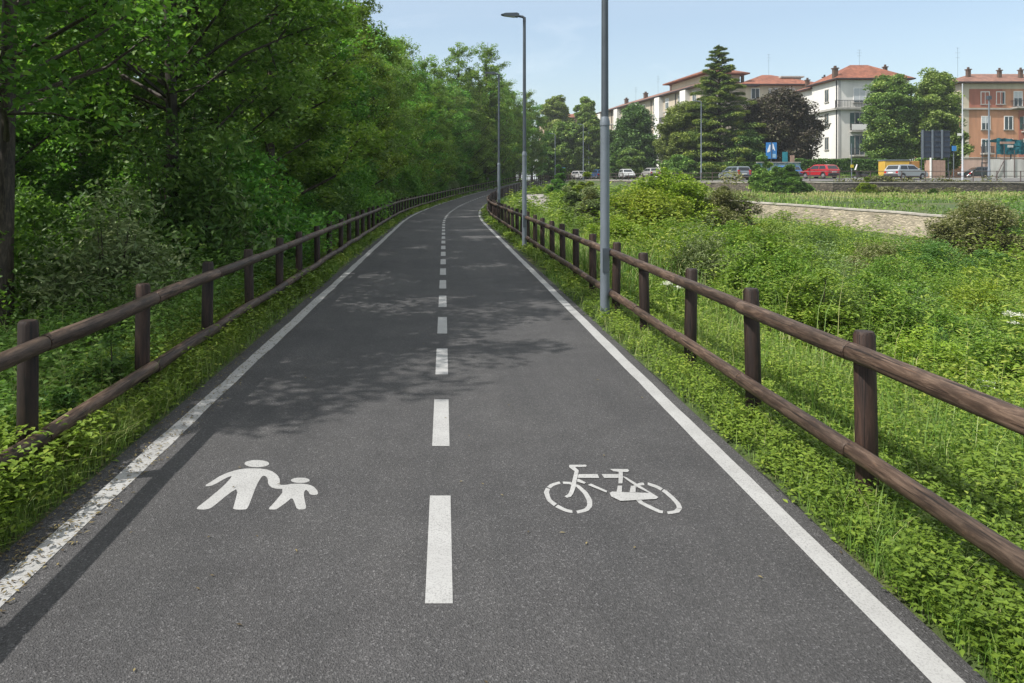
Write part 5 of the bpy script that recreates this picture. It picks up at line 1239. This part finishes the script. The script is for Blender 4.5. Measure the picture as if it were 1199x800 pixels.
# thin summer haze: one closed box of even air round everything
hm = bpy.data.materials.new('haze_air'); hm.use_nodes = True; hn = hm.node_tree; hn.nodes.remove(hn.nodes['Principled BSDF'])
hv = hn.nodes.new('ShaderNodeVolumePrincipled'); hv.inputs['Color'].default_value = (.86, .91, .97, 1); hv.inputs['Density'].default_value = 0.00036; hv.inputs['Anisotropy'].default_value = 0.2
hn.links.new(hv.outputs[0], hn.nodes['Material Output'].inputs['Volume'])
hb = MB().box((-2600, -2600, -3.2), (2600, 2900, 34)).build('haze', hm); tag(hb, kind='stuff')
# ------------------------------------------------------------------ sky, sun, camera
EL, SX, SY = 51.5, -1.0, -0.33
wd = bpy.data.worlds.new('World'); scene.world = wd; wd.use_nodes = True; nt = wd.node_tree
sky = nt.nodes.new('ShaderNodeTexSky'); sky.sky_type = 'NISHITA'; sky.sun_disc = False; sky.sun_elevation = R(EL); sky.sun_rotation = math.atan2(SX, SY)
sky.air_density = 1.0; sky.dust_density = 1.8; sky.ozone_density = 1.2; sky.altitude = 80
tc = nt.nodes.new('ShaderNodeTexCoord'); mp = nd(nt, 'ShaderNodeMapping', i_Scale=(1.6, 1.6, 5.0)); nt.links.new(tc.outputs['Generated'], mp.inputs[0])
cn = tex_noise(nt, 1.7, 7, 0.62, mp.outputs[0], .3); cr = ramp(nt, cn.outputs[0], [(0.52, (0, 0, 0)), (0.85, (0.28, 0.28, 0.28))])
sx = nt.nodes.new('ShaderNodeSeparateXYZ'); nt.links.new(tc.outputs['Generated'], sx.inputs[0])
fill_veil = nd(nt, 'ShaderNodeMapRange', i_1=0.20, i_2=0.65, i_3=0.10, i_4=0.65); nt.links.new(sx.outputs[2], fill_veil.inputs[0])  # bright veil added to the sky overhead, mostly above the view, to raise fill light
c1 = mixc(nt, fill_veil.outputs[0], sky.outputs[0], (8.0, 8.1, 8.0)); c2 = mixc(nt, cr.outputs[0], c1, (8.4, 8.5, 8.7))
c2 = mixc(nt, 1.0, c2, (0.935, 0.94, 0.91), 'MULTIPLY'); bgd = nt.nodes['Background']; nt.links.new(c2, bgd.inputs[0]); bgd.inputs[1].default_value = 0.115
sl = bpy.data.lights.new('sun', 'SUN'); sl.energy = 3.8; sl.angle = R(0.53); sl.color = (1.0, 0.96, 0.90)
so = link(bpy.data.objects.new('sun', sl)); so.rotation_euler = Vector((SX * math.cos(R(EL)), SY * math.cos(R(EL)), math.sin(R(EL)) * math.hypot(SX, SY))).to_track_quat('Z', 'Y').to_euler()
cam = bpy.data.cameras.new('camera'); co = link(bpy.data.objects.new('camera', cam)); scene.camera = co
co.location = (0, 0, EYE); co.rotation_euler = (R(90), 0, 0); cam.sensor_width = 36; cam.lens = F / 1199 * 36
cam.shift_x = (599.5 - VX) / 1199; cam.shift_y = -(400 - VY) / 1199; cam.clip_start = .05; cam.clip_end = 6000
vs_ = scene.view_settings; vs_.view_transform = 'Standard'; vs_.look = 'None'; vs_.exposure = 0.75; vs_.gamma = 1.0; vs_.use_curve_mapping = False
cy = scene.cycles; cy.max_bounces = 8; cy.diffuse_bounces = 4; cy.glossy_bounces = 2; cy.transmission_bounces = 4; cy.transparent_max_bounces = 4
cy.use_adaptive_sampling = True; cy.adaptive_threshold = 0.01; cy.use_denoising = True; cy.denoiser = 'OPENIMAGEDENOISE'; cy.denoising_input_passes = 'RGB_ALBEDO_NORMAL'; cy.denoising_prefilter = 'ACCURATE'; cy.sample_clamp_indirect = 6
